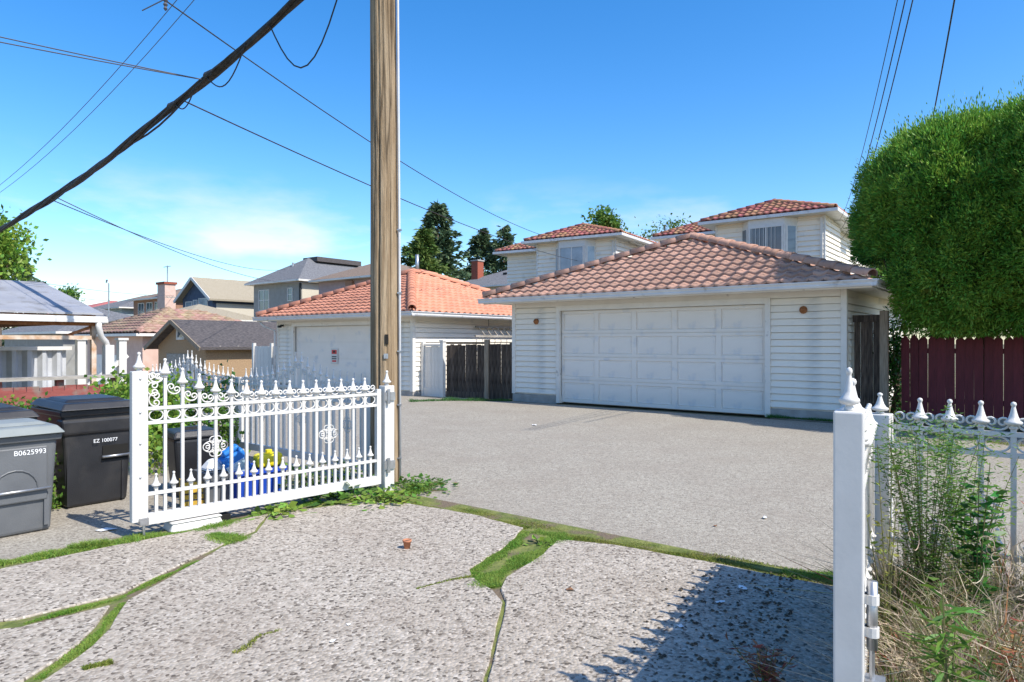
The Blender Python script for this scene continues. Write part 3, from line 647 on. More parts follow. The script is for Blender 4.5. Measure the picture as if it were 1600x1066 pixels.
obj('painted_slot', MB().box(-.016,.016,-.004,.01,-.05,.05).mesh('painted_slot','dark_gap'), up_, (.042,-.146,1.48), (0,0,rad(14)))  # no hole cut: a dark plate, slot's shade put into its colour

# ------------------------------------------------------------------ bins and clutter
def wheelie(label, loc, rotz, W, Dp, H, body, lid, text, tz, style):
    b = thing('wheelie_bin', label, 'bin', (*loc, .006), rotz)
    bw, bd = W*.80, Dp*.76                                   # bottom size; front face at y=0, body behind it
    y1 = Dp-.06
    m = MB().taper((-bw/2,bw/2,.0,bd), (-W/2+.02,W/2-.02,-.03,y1), 0, H-.1)
    bd_ = bevel(m.build('body', body, b), .03, 3)
    bevel(MB().taper((-W/2,W/2,-.055,y1+.02), (-W/2-.005,W/2+.005,-.06,y1+.025), H-.125, H-.07).build('rim', body, b), .012, 2)
    l_ = MB().taper((-W/2-.015,W/2+.015,-.085,y1+.05), (-W/2+.03,W/2-.03,-.03,y1-.01), H-.068, H-.01).taper((-W/2+.06,W/2-.06,.06,y1-.1), (-W/2+.1,W/2-.1,.1,y1-.14), H-.0102, H+.012)
    lo = bevel(l_.build('lid', lid, b), .012, 2); lo.rotation_euler = (rad(1.2), 0, 0)
    MB().tube([(-W/2+.05,y1+.06,H-.10),(W/2-.05,y1+.06,H-.10)], .016, 8).build('handle', body, b, True)
    for s in (-1, 1):
        o = obj('wheel', MB().lathe([(.03,-.025),(.10,-.025),(.112,-.012),(.112,.012),(.10,.025),(.03,.025)], 18).mesh('wheel','black_rubber',True), b, (s*(bw/2+.02), bd+.02, .112), (0,rad(90),0))
    if style == 'small':
        bevel(MB().box(-W*.34,W*.34,-.036,-.01,H*.30,H*.80).build('front_panel', body, b), .01, 2)
        MB().tube([(-W*.42,-.06,H*.41),(W*.36,-.06,H*.41)], .011, 8).build('grab_bar', 'steel', b, True)
        arc = [(W*.26*math.cos(math.pi*i/10)-.02, -.04, H*.42+W*.26*math.sin(math.pi*i/10)) for i in range(11)]
        MB().tube(arc, .006, 6).build('moulding', body, b)
        MB().box(W*.30,W*.36,-.03,.0,.05,H*.34).build('rib', body, b)
    else:
        bevel(MB().taper((-W*.47,W*.47,-.045,.1), (-W*.49,W*.49,-.055,.1), H*.68, H*.84).build('shoulder', body, b), .03, 3)
        MB().box(.03,.24,-.028,.0,H*.42,H*.56).build('painted_recess', 'dark_gap', b)  # solid dark box standing proud; the hollow's shade is put into its colour
        MB().tube([(.02,-.045,H*.455),(.25,-.045,H*.455)], .012, 8).build('grab_bar', 'steel', b, True)
        MB().box(.19,.21,-.022,.0,.02,H*.40).box(-.25,-.23,-.02,.0,.02,H*.62).build('rib', body, b)
    if text:
        me = text_mesh(text, .045 if style != 'small' else .052, 'print_white')
        obj('serial_number', me, b, (.045 if style != 'small' else .075, -.048 if style != 'small' else -.0385, tz)); 
    return b
BR = rad(51.7)
wheelie('black wheelie bin marked EZ 100077 with closed lid beside the gate stile', (-3.70,6.10), BR, .62, .72, .925, 'bin_black', 'bin_black', 'EZ 100077', .555, 'big')
wheelie('black wheelie bin half hidden behind the grey bin', (-4.22,5.52), BR, .62, .72, .89, 'bin_black', 'bin_black', None, .66, 'big')
wheelie('grey wheelie bin marked B0625993 with pale grey lid', (-3.70,5.10), BR, .56, .58, .82, 'bin_grey', 'lid_grey', 'B0625993', .60, 'small')
cn = thing('garbage_can', 'small black lidded garbage can behind the iron gate bars', 'bin', (-3.06,6.52,.005), rad(40))
bevel(MB().taper((-.15,.15,-.15,.15), (-.2,.2,-.2,.2), 0, .56).build('body', 'bin_black', cn), .04, 3)
bevel(MB().taper((-.215,.215,-.215,.215), (-.19,.19,-.19,.19), .55, .62).build('lid', 'bin_black', cn), .02, 2); MB().box(-.07,.07,-.03,.03,.62,.645).build('handle', 'bin_black', cn)
bb = thing('recycling_box', 'blue plastic recycling box behind the iron gate bars', 'box', (-2.37,6.28,.005), rad(45))
m = MB().taper((-.19,.19,-.13,.13), (-.23,.23,-.165,.165), 0, .02)
m.add([(-.19,-.13,.02),(.19,-.13,.02),(.19,.13,.02),(-.19,.13,.02),(-.235,-.17,.30),(.235,-.17,.30),(.235,.17,.30),(-.235,.17,.30),(-.215,-.15,.30),(.215,-.15,.30),(.215,.15,.30),(-.215,.15,.30),(-.175,-.115,.03),(.175,-.115,.03),(.175,.115,.03),(-.175,.115,.03)],
      [(0,1,5,4),(1,2,6,5),(2,3,7,6),(3,0,4,7),(4,5,9,8),(5,6,10,9),(6,7,11,10),(7,4,8,11),(8,9,13,12),(9,10,14,13),(10,11,15,14),(11,8,12,15),(12,13,14,15)])
m.build('tub', 'blue_plastic', bb); MB().box(-.245,.245,-.185,-.17,.265,.305).box(-.245,.245,.17,.185,.265,.305).build('rim', 'blue_plastic', bb)
jg = thing('detergent_jug', 'tilted blue jug with pale label lying in the recycling box', 'jug', (-2.50,6.20,.30), rad(38)); jg.rotation_euler = (rad(10), rad(-28), rad(38))
bevel(MB().box(-.10,.12,-.06,.06,-.06,.17).box(-.06,.10,-.045,.045,.1705,.22).build('body', 'blue_jug', jg), .03, 3); MB().box(-.085,.085,-.064,-.0605,-.04,.09).build('label_sheet', 'label_white', jg)
yj = thing('yellow_container', 'yellow plastic container on its side in the recycling box', 'container', (-2.27,6.37,.34), rad(45))
bevel(MB().box(-.13,.12,-.06,.07,-.05,.08).build('body', 'yellow_plastic', yj), .035, 3); MB().lathe([(.03,0),(.03,.03)],10,(0,0,.08)).build('cap', 'yellow_plastic', yj)
gbx = thing('grey_tub', 'dark grey plastic tub with white cloth beside the recycling box', 'tub', (-2.68,6.14,.005), rad(45))
MB().taper((-.11,.11,-.11,.11), (-.14,.14,-.14,.14), 0, .30).build('tub', 'bin_grey', gbx); bevel(MB().taper((-.11,.10,-.10,.1), (-.04,.05,-.05,.05), .301, .40).build('cloth', 'litter', gbx), .03, 2)
oc = thing('yellow_crate', 'small ochre slatted crate next to the black garbage can', 'crate', (-2.83,6.05,.005), rad(30))
for i in range(4): MB().box(-.10,.10,-.1,-.088,.02+.055*i,.058+.055*i).build('slat', 'ochre', oc)
for s in (-.1,.088): MB().box(s,s+.012,-.088,.1,.0,.23).build('side_panel', 'ochre', oc)
wb = thing('white_box', 'flat white plastic box lying under the open gate leaf', 'box', (-2.50,5.36,.005), rad(44))
bevel(MB().taper((-.20,.20,-.1,.11), (-.18,.18,-.08,.09), 0, .06).build('body', 'white_paint', wb), .012, 2); bevel(MB().box(-.19,.19,-.09,.10,.06,.075).build('lid', 'white_paint', wb), .008); MB().box(.2,.27,-.05,.05,.01,.06).build('motor', 'dark_gap', wb)
fpx, fpy = G(636,861); pt = thing('flower_pot', 'tiny terracotta pot standing alone on the concrete', 'flowerpot', (fpx, fpy, .018))
MB().lathe([(.020,0),(.027,.045),(.031,.045),(.032,.06),(.027,.06),(.022,.01)], 16).build('pot', 'terracotta', pt, True); MB().lathe([(.001,.048),(.0265,.05)],12).build('soil', 'soil', pt)

# ------------------------------------------------------------------ red-brown fence on the left, carport behind it
c0 = Vector((-5.55,10.46)); bf_len = 7.0; o_ = c0 - N*bf_len
lf = thing('board_fence', 'low faded red board fence with weathered cap behind the wheelie bins', 'fence', (*o_, 0), math.atan2(N.y, N.x))
for i in range(10): MB().box(i*.72,i*.72+.09,.02,.11,0,.93).build('post', 'red_board', lf)
MB().box(0,bf_len,-.02,.0,.60,.78).build('board', 'red_board', lf)
for i in range(int(bf_len/.15)): MB().box(i*.15,i*.15+.143,.0005,.018,.0,.84+random.uniform(-.01,.01)).build('picket', 'red_board', lf)
MB().box(0,bf_len,-.06,.13,.93,.975).build('cap_rail', 'grey_wood', lf); MB().box(0,bf_len,-.03,.0,.12,.24).build('board', 'red_board', lf)
cp0 = Vector((-7.63,12.5)); cpl = 9.0; cr_ = cp0 - N*cpl
cpt = thing('carport', 'old carport with grey sheet roof, white gutter and rusty frame beyond red fence', 'carport', (*cr_, 0), math.atan2(N.y, N.x))
# local x runs along the eave towards the lane, local y away to the left
ez, rz = 1.95, 2.72
MB().add([(0,-.1,ez+.03),(cpl+.1,-.1,ez+.03),(cpl+.1,3,rz),(0,3,rz),(0,6.1,ez+.03),(cpl+.1,6.1,ez+.03),(0,-.1,ez),(cpl+.1,-.1,ez),(cpl+.1,3,rz-.03),(0,3,rz-.03),(0,6.1,ez),(cpl+.1,6.1,ez)],
         [(0,1,2,3),(3,2,5,4),(7,6,9,8),(8,9,10,11),(0,6,7,1),(5,11,10,4),(1,7,8,2),(2,8,11,5),(6,0,3,9),(9,3,4,10)]).build('roof', 'metal_roof', cpt)
MB().box(-.0,cpl+.14,-.2,-.1,ez-.14,ez-.08).box(0,cpl+.14,-.17,-.1,ez-.0795,ez-.03).build('gutter', 'white_paint', cpt)
MB().box(0,cpl,-.02,.06,ez-.2,ez-.005).build('eave_beam', 'rust', cpt); MB().box(0,cpl,.0,.06,1.50,1.57).build('tie_rail', 'rust_pale', cpt); MB().box(0,cpl,2.96,3.04,rz-.16,rz-.04).build('ridge_beam', 'rust', cpt)
for x_ in (.5, 3.3, 6.1, cpl-.02):
    MB().box(x_-.04,x_+.04,-.0,.08,0,ez-.2).build('post', 'rust_pale', cpt); MB().box(x_-.04,x_+.04,5.9,5.98,0,ez-.05).build('post', 'rust_pale', cpt)
    MB().bar((x_,.05,ez-.06),(x_,3,rz-.1),.06).bar((x_,5.95,ez-.06),(x_,3,rz-.1),.06).bar((x_,.05,ez-.12),(x_,5.95,ez-.12),.07).build('truss', 'rust', cpt)
    MB().bar((x_-.5,.03,1.54),(x_,.03,ez-.2),.045).build('brace', 'rust', cpt)
MB().tube([(cpl,-.15,ez-.12),(cpl,-.15,ez-.22),(cpl+.06,-.1,ez-.40),(cpl+.18,.0,ez-.5),(cpl+.22,.02,ez-.6)], .055, 8).build('downpipe', 'white_paint', cpt, True)
MB().box(cpl+.15,cpl+.30,-.06,.1,0,1.40).build('white_post', 'white_paint', cpt)
cw = thing('metal_fence', 'grey corrugated metal fence with white cap under the carport', 'fence', (*(cp0+N*-7.5+R*-3.2), 0), math.atan2(N.y, N.x))
mb = MB(); k = 120
for i in range(k): 
    y_ = (0,.0,.10,.10)[i % 4]; x_ = 8.2*i/k; mb.v += [(x_,y_,0),(x_,y_,1.28)]
mb.f = [(2*i,2*i+2,2*i+3,2*i+1) for i in range(k-1)]; mb.build('corrugated_sheet', 'corrugated', cw); MB().box(0,8.2,-.05,.10,1.28,1.36).build('cap_rail', 'white_paint', cw)
for x_ in (8.25, 9.1): MB().box(x_,x_+.16,-.22,-.06,0,1.5).box(x_-.03,x_+.19,-.25,-.03,1.5,1.55).build('post', 'white_paint', cw)
MB().bar((8.45,-.14,.45),(9.3,-.14,1.15),.09).build('brace', 'white_paint', cw)

# ------------------------------------------------------------------ the older garages along the lane
b_ = gz(-18.7)-.15
gc = thing('garage', 'brown stucco gable garage with dark shingle roof beyond the iron fence', 'garage', (*lane(-18.7,0), b_), LANE_ROT)
e_ = 1.40-b_; rr_ = .95
MB().add([(-2,0,0),(2,0,0),(2,0,e_),(0,0,e_+rr_*.97),(-2,0,e_),(-2,6.5,0),(2,6.5,0),(2,6.5,e_),(0,6.5,e_+rr_*.97),(-2,6.5,e_)], [(0,1,2,3,4),(9,8,7,6,5),(1,6,7,2),(5,0,4,9),(2,7,8,3),(3,8,9,4)]).build('wall', 'stucco_brown', gc)
sl = rr_/2
MB().add([(-2.35,-.4,e_-.35*sl+.03),(0,-.4,e_+rr_+.03),(2.35,-.4,e_-.35*sl+.03),(-2.35,6.8,e_-.35*sl+.03),(0,6.8,e_+rr_+.03),(2.35,6.8,e_-.35*sl+.03),
          (-2.35,-.4,e_-.35*sl-.08),(0,-.4,e_+rr_-.08),(2.35,-.4,e_-.35*sl-.08),(-2.35,6.8,e_-.35*sl-.08),(0,6.8,e_+rr_-.08),(2.35,6.8,e_-.35*sl-.08)],
         [(0,1,4,3),(1,2,5,4),(6,9,10,7),(7,10,11,8),(0,6,7,1),(1,7,8,2),(2,8,11,5),(3,9,6,0),(3,4,10,9),(4,5,11,10)]).build('roof', 'shingle_dark', gc)
for s in (-1,1): MB().bar((s*2.35,-.43,e_-.35*sl-.05),(0,-.43,e_+rr_-.05),.05,.16).build('barge_board', 'wood_post', gc)
MB().box(-1.2,.8,-.03,-.002,.05,1.75).build('door', 'grey_wood', gc); window(gc,'f',0,-.22,.22,e_+.25,e_+.55,0,fw=.1)
for i in range(8): MB().box(2.02,2.30,.4+.75*i,.46+.75*i,e_-.2,e_-.09).build('rafter_tail', 'grey_wood', gc)
window(gc,'r',2,2.1,3.5,e_-.75,e_-.35,1)
pw = thing('white_fence', 'white board gate between the brown garage and the orange-roofed garage', 'fence', (*lane(-13.4,.1), gz(-12.6)), LANE_ROT)
board_fence(pw, 0, 2.2, 1.55, 12, 'white_paint', jit=.003); 
for x_ in (-.1,1.05,2.2): MB().box(x_,x_+.1,-.05,.06,0,1.66).build('post', 'white_paint', pw)
sg2 = thing('warning_sign', 'small notice with red print on the white board gate', 'sign', (*lane(-11.55,.06), gz(-12)+.95), LANE_ROT); MB().box(-.13,.13,-.006,0,0,.4).build('plate','white_paint',sg2); MB().box(-.1,.1,-.009,-.0062,.05,.2).build('red_print','sign_red',sg2)
def far_house(name, label, cat, t0, t1, d0, d1, eave, rise, wall, roof, kind='hip', inset=None, oh=.5, rot=0, group=None, base=None, flat=False):
    b_ = (gz((t0+t1)/2)-.2) if base is None else base
    x, y = lane((t0+t1)/2, d0); g = thing(name, label, cat, (x, y, b_), LANE_ROT+rot, group); h = (t1-t0)/2; D = d1-d0; e = eave-b_
    MB().box(-h,h,0,D,0,e-.005).build('wall', wall, g)
    a = inset or min(h, D/2)+oh-.01
    if kind == 'hip':
        geo = hip_geo(-h-oh,h+oh,-oh,D+oh,e+.12,rise,a); rf = hip_deck(geo, roof, g, 0)
        MB().box(-h-oh,h+oh,-oh,D+oh,e,e+.118).build('fascia', 'trim', g)
        if flat:
            k = .62; c = geo['c']; cm = Vector((0, D/2, e+.12+rise*1.6))
    else:
        sl = rise/h; zz = e-oh*sl
        MB().add([(-h-oh,-oh,zz+.15),(0,-oh,e+rise+.15),(h+oh,-oh,zz+.15),(-h-oh,D+oh,zz+.15),(0,D+oh,e+rise+.15),(h+oh,D+oh,zz+.15),(-h-oh,-oh,zz),(0,-oh,e+rise),(h+oh,-oh,zz),(-h-oh,D+oh,zz),(0,D+oh,e+rise),(h+oh,D+oh,zz)],
         [(0,1,4,3),(1,2,5,4),(6,9,10,7),(7,10,11,8),(0,6,7,1),(1,7,8,2),(2,8,11,5),(3,9,6,0),(3,4,10,9),(4,5,11,10)]).build('roof', roof, g)
        MB().add([(-h,0,e),(h,0,e),(0,0,e+rise),(-h,D,e),(h,D,e),(0,D,e+rise)], [(0,1,2),(5,4,3),(0,3,4,1),(1,4,5,2),(2,5,3,0)]).build('gable', wall, g)
        for s in (-1,1): MB().bar((s*(h+oh),-oh-.04,zz+.05),(0,-oh-.04,e+rise+.05),.06,.24).build('barge_board', 'white_paint', g)
    return g, h, D, e
gd, h, D, e = far_house('garage', 'pink stucco garage with brown tile hip roof and white door', 'garage', -28.3,-22.2,0,6.5,1.72,1.25,'stucco_pink','tile_brown',oh=.45,inset=3.0)
geo = hip_geo(-h-.45,h+.45,-.45,D+.45,e+.16,1.25,3.0)
place(face_front(geo,.34,.36,'tile_brown')+face_right(geo,.34,.36,'tile_brown')+caps(geo['c'][0],geo['f'],'tile_brown')+caps(geo['c'][1],geo['f'],'tile_brown'), 'roof_tile', [c for c in gd.children if c.name.startswith('roof')][0], joined=True)
dd = MB().box(-2.3,.6,-.03,-.002,.05,2.1).build('garage_door', 'door_paint', gd)
for i in range(4): MB().box(-2.25,.55,-.042,-.0305,.12+.5*i,.56+.5*i).build('panel', 'door_paint', dd)
ge, h, D, e = far_house('garage', 'grey garage with dark slate-grey roof seen past the carport', 'garage', -41,-31.5,0,7,1.9,1.5,'stucco_grey','shingle_grey')
MB().tube([(2.2,3.2,e+1.0),(2.2,3.2,e+3.0),(2.1,3.2,e+3.2),(1.9,3.2,e+3.2),(1.85,3.2,e+3.05)], .04, 6).build('service_mast', 'steel', ge)

# ------------------------------------------------------------------ houses
def tile_house(label, corner, rot, glass):
    g = thing('house', label, 'house', (*corner, -.1), LANE_ROT+rot); e = 6.50
    m = MB(); W, Dw = 4.2, 2.2
    def lap(mb, p, q, z0, z1, st=.2):          # lapped siding as real steps, too small to pick apart singly
        p, q = Vector(p), Vector(q); d = (q-p).normalized(); o_ = Vector((d.y, -d.x)); z = z0
        while z < z1:
            z2 = min(z+st, z1); a, b = p+o_*.06, q+o_*.06; a2, b2 = p+o_*.004, q+o_*.004
            mb.add([(a.x,a.y,z),(b.x,b.y,z),(b2.x,b2.y,z2),(a2.x,a2.y,z2),(p.x,p.y,z),(q.x,q.y,z)], [(0,1,2,3),(4,5,1,0)]); z = z2
    MB().box(-W,0,0,Dw+.5,0,e).box(-W-3.2,-.3,Dw,Dw+9,0,e).build('wall', 'white_siding', g)
    lap(m, (-W,0), (0,0), .3, e-.1); lap(m, (0,0), (0,Dw+.5), .3, e-.1); lap(m, (-.3,Dw+.5), (-.3,Dw+9), .3, e-.1); lap(m, (-W-3.2,Dw), (-W,Dw), .3, e-.1)
    stuff(m.build('siding', 'white_siding', g))
    for x_ in (-W,0): MB().box(x_-.05,x_+.05,-.04,.05,0,e-.05).build('corner_trim', 'white_paint', g)
    # bay window
    bx0, bx1, bo, z0, z1 = -3.15, -.95, .45, 4.55, 6.25
    MB().add([(bx0,-.0,z0-.3),(bx0+.4,-bo,z0-.3),(bx1-.4,-bo,z0-.3),(bx1,0,z0-.3),(bx0,0,z1+.2),(bx0+.4,-bo,z1+.2),(bx1-.4,-bo,z1+.2),(bx1,0,z1+.2)],
             [(0,1,5,4),(1,2,6,5),(2,3,7,6),(3,2,1,0),(4,5,6,7)]).build('bay', 'white_paint', g)
    window(g,'f',-bo,bx0+.5,bx1-.5,z0,z1-.15,1,glass=glass,fw=.05)
    for (ax_, ay_), (cx_, cy_) in (((bx0,0),(bx0+.4,-bo)), ((bx1-.4,-bo),(bx1,0))):
        a, c = Vector((ax_,ay_)), Vector((cx_,cy_)); an = math.atan2((c-a).y,(c-a).x); mid = (a+c)/2
        wf_ = obj('window', MB().box(-.24,.24,-.03,-.002,z0-.05,z1-.1).mesh('window','white_paint'), g, (mid.x,mid.y,0), (0,0,an))
        obj('pane', MB().box(-.17,.17,-.036,-.0305,z0,z1-.15).mesh('pane',glass), wf_)
    if glass == 'glass':
        for i in range(7): MB().box(bx0+.56+.15*i,bx0+.575+.15*i,-bo-.07,-bo-.055,z0,z1-.15).build('window_bar', 'white_paint', g)
    MB().box(-.12,-.04,-.10,-.025,0,e-.15).build('downpipe', 'white_paint', g)
    for nm, gg in (('w', hip_geo(-W-.5,.5,-.5,Dw+3.2,e+.12,.74,1.35)), ('m', hip_geo(-W-3.7,.2,Dw-.5,Dw+9.5,e+.06,1.5,3.2))):
        rf = hip_deck(gg, 'tile_house', g); place(face_front(gg,.26,.29,'tile_house')+face_right(gg,.26,.29,'tile_house')+caps(gg['c'][0],gg['f'],'tile_house')+caps(gg['c'][1],gg['f'],'tile_house')+caps(gg['f'],gg['b'],'tile_house'), 'roof_tile', rf, joined=True)
        c = gg['c']; MB().box(c[0].x-.1,c[1].x+.1,c[0].y-.1,c[2].y+.05,c[0].z-.16,c[0].z-.04).build('gutter', 'gutter', g)
    return g
tile_house('white two-storey house with barred bay window above the weathered-tile garage', lane(2.36,14.5), rad(1.5), 'glass')
tile_house('white two-storey house with pale bay window left of the weathered garage roof', lane(-6.84,14.6), rad(6), 'glass_pale')
hc, h, D, e = far_house('house', 'mauve house with brown shingle hip roof behind the utility pole', 'house', -30.2,-22.8,15,20.5,5.55,1.35,'stucco_mauve','shingle_brown',inset=3.0)
window(hc,'f',0,-2.3,-1.2,e-1.9,e-.9,1); window(hc,'f',0,-3.4,-2.7,e-1.9,e-.9,0,glass='glass_pale'); window(hc,'f',0,1.0,2.4,e-1.6,e-.7,1)
MB().box(-.6,.1,-.2,.0,e-2.6,e-.1).build('wall_panel', 'wall_brown', hc); MB().tube([(2.2,3.6,e+.5),(2.2,3.6,e+1.8)], .12, 8).build('flue', 'steel', hc, True)
hs, h, D, e = far_house('house', 'grey stucco house with slate-grey hip roof and white windows', 'house', -38.3,-32.3,15,25,5.75,2.0,'stucco_grey','shingle_grey',inset=3.2)
window(hs,'f',0,-2.2,-.95,e-1.9,e-.45,1,1); window(hs,'f',0,1.5,2.0,e-1.3,e-.45,0,1); MB().box(2.95,3.08,-.1,-.01,e-3,e-.05).build('downpipe','black_rubber',hs); MB().box(3.002,3.03,.1,9.9,0,e-.1).build('sunlit_side','stucco_cream',hs)  # right wall's sunlit brightness put into a paler cream sheet
MB().tube([(-.3,1.6,e+.9),(-.3,1.6,e+1.7)], .09, 8).build('flue','steel',hs); MB().box(-.9,.9,2.9,7.1,e+1.85,e+2.2).build('roof_curb','shingle_dark',hs)
hn, h, D, e = far_house('house', 'navy gable house with white trim and tan roof', 'house', -49.4,-44.4,15,28,5.15,1.6,'wall_navy','shingle_tan','gable')
window(hn,'f',0,-1.9,-.9,e-1.7,e-.3,0,glass='glass_pale'); window(hn,'f',0,-.6,0,e-1.7,e-.2,0,glass='glass_pale'); window(hn,'f',0,.3,1.7,e-1.8,e-.1,0,glass='glass_pale')
MB().box(2.502,2.53,.3,12.8,1.2,e-.5).build('sunlit_side','stucco_cream',hn); MB().box(-2.3,2.4,-1.3,-.01,e-2.7,e-2.5).build('balcony_floor','wall_navy',hn); MB().box(-2.3,2.4,-1.3,-1.24,e-2.5,e-1.7).build('balcony_wall','white_paint',hn)  # whitish right wall: its sunlit tone is put into the cream sheet
hl, h, D, e = far_house('house', 'low house wing with sagging brown-green roof in front of the navy house', 'house', -42.5,-36.0,8.5,14,2.9,1.2,'stucco_cream','shingle_tan',oh=.6)
for i in range(5): window(hl,'f',0,-2.8+1.25*i,-1.9+1.25*i,e-1.9,e-.25,0)
hf, h, D, e = far_house('house', 'brown house with brown hip roof, pink chimney and white balcony', 'house', -59,-52,15,25,5.35,1.25,'wall_brown','shingle_brown')
for i in range(3): window(hf,'f',0,-2.4+1.7*i,-1.3+1.7*i,e-1.8,e-.3,1)
MB().box(-3.4,2.8,-1.5,-.01,e-2.75,e-2.55).build('balcony_floor','white_paint',hf); MB().box(-3.4,2.8,-1.5,-1.42,e-2.55,e-1.75).build('balcony_wall','white_paint',hf)
ch = MB().box(2.6,4.0,-.55,.4,0,e+1.2).build('chimney','stucco_pink',hf); MB().box(2.5,4.1,-.65,.5,e+1.2,e+1.4).build('chimney_cap','brick_red',ch); MB().tube([(3.3,0,e+1.4),(3.3,0,e+2.9)],.05,6).bar((2.6,0,e+2.8),(3.9,0,e+2.8),.06).build('antenna','steel',ch)
hg, h, D, e = far_house('house', 'pale blue house with grey roof and white balcony', 'house', -69,-61.5,15,25,4.75,1.5,'wall_blue','shingle_grey')
for i in range(4): window(hg,'f',0,-2.9+1.6*i,-1.9+1.6*i,e-1.8,e-.4,1)
MB().box(-3.6,3.6,-1.6,-.01,e-2.8,e-2.6).build('balcony_floor','white_paint',hg); MB().box(-3.6,3.6,-1.6,-1.5,e-2.6,e-1.7).build('balcony_wall','white_paint',hg)
hh, h, D, e = far_house('house', 'white house with red tile roof farthest down the row', 'house', -81,-71.5,15,25,4.55,1.6,'white_siding','tile_house')
for i in range(3): window(hh,'f',0,-3.5+2.4*i,-2.2+2.4*i,e-1.8,e-.4,1)
MB().box(-4.6,4.6,-1.6,-.01,e-2.8,e-2.6).build('balcony_floor','white_paint',hh); MB().box(-4.6,4.6,-1.6,-1.5,e-2.6,e-1.7).build('balcony_wall','white_paint',hh)
hx, h, D, e = far_house('house', 'house with dark shingle roof and red brick chimney between white garages', 'house', -33.5,-24.5,31,40,6.15,2.0,'stucco_cream','shingle_grey')
ch = MB().box(-2.9,-2.15,1.6,2.4,e+.3,e+2.6).build('chimney','brick_red',hx); MB().box(-2.97,-2.08,1.53,2.47,e+2.6,e+2.72).build('chimney_cap','foundation',ch)
for k in range(3): MB().box(.2+1.2*k,.6+1.2*k,2.3,2.7,e+1.25,e+1.45).build('roof_vent','black_rubber',hx)

# ------------------------------------------------------------------ the big clipped cedar
CB = np.array([8.3,11.9,0]); ced = thing('cedar_hedge', 'huge clipped green cedar bulging over the red picket fence', 'hedge', (8.3,11.9,0))
def sell(c, r, n, p=2.5):
    d = rnd(n); d /= np.linalg.norm(d, axis=1)[:,None]; k = (np.abs(d)**p).sum(1)**(-1/p); return d*k[:,None]*r + c, d/np.array(r)
E = [((7.98,12.0,3.40),(1.46,1.75,1.70)), ((9.0,10.7,3.45),(1.62,1.75,1.86)), ((7.50,11.95,3.85),(1.08,1.25,1.12)), ((8.5,11.6,3.9),(1.3,1.35,1.05)), ((11.0,9.6,3.75),(1.9,1.8,2.2))]
PP, NN = [], []
for k, (c, r) in enumerate(E):
    p, n_ = sell(c, r, (95000,75000,45000,45000,12000)[k]); PP.append(p); NN.append(n_)
P = np.concatenate(PP); Nn = np.concatenate(NN); Nn /= np.linalg.norm(Nn, axis=1)[:,None]
ins = np.zeros(len(P), bool)
for c, r in E: ins |= ((np.abs((P-c)/np.array(r)))**2.5).sum(1) < .90
tt = (P[:,0]-P0.x)*R.x+(P[:,1]-P0.y)*R.y
keep = ~ins & (P[:,2] > 1.62) & ~((tt < 7.0) & (P[:,2] < 2.95))
P, Nn = P[keep], Nn[keep]
ci = np.random.choice(len(P), 1500, replace=False); CP, CN = P[ci], Nn[ci]; per = 170
gq = rnd(len(ci)*per)*[.095,.095,.15]; CN2 = np.repeat(CN, per, 0); cs_ = np.repeat(np.random.uniform(.45,1.4,len(ci)), per)[:,None]
gq = gq*cs_; gq[:,2] += .04; r2_ = (gq**2).sum(1)/(.02*cs_[:,0]**2)
PC = np.repeat(CP, per, 0)+gq+CN2*(.24*np.exp(-r2_)*cs_[:,0]-.07)[:,None]
kk = (PC[:,2] > 1.58) & ~((((PC[:,0]-P0.x)*R.x+(PC[:,1]-P0.y)*R.y) < 7.0) & (PC[:,2] < 2.95)); PC, CN2, gq = PC[kk], CN2[kk], gq[kk]
leaves('foliage', PC-CB, CN2*.6+gq*5+np.array([0,0,.3])+rnd(len(PC))*.35, rnd(len(PC)), np.random.uniform(.04,.11,len(PC)), np.random.uniform(.012,.028,len(PC)), 'cedar', ced, .08)
sub = np.random.rand(len(P)) < .4; P, Nn = P[sub], Nn[sub]
lump = np.sin(P[:,0]*2.3+P[:,2]*1.7)*np.sin(P[:,1]*2.6-P[:,2]*1.3)*.10 + np.sin(P[:,0]*4.1+P[:,2]*2.3)*np.sin(P[:,2]*3.7+P[:,1]*2.9)*.07 + np.sin(P[:,0]*9+P[:,1]*7)*np.sin(P[:,2]*11)*.05
P = P + Nn*(lump*.5-.08+np.random.randn(len(P))*.04)[:,None]
Dd = Nn*.5 + np.array([0,0,.35]) + rnd(len(P))*.55
leaves('foliage', P-CB, Dd, rnd(len(P)), np.random.uniform(.035,.115,len(P)), np.random.uniform(.012,.03,len(P)), 'cedar', ced, .08)
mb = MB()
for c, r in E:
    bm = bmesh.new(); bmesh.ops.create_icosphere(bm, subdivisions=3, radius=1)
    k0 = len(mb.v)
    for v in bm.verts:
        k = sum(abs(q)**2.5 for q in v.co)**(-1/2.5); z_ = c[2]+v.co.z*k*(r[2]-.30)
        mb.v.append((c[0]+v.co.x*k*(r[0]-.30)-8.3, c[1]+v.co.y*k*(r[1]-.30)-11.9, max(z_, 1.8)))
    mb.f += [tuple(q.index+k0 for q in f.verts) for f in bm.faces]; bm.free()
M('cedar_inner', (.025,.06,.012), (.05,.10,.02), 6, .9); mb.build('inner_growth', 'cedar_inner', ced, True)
for x_, y_ in ((-.2,1.2),(.5,.8),(1.4,.3),(1.0,.6)): MB().tube([(x_,y_,-.1),(x_+.04,y_,.9),(x_-.03,y_+.02,2.6)], lambda u: .10-.03*u, 8).build('trunk', 'bark', ced, True)

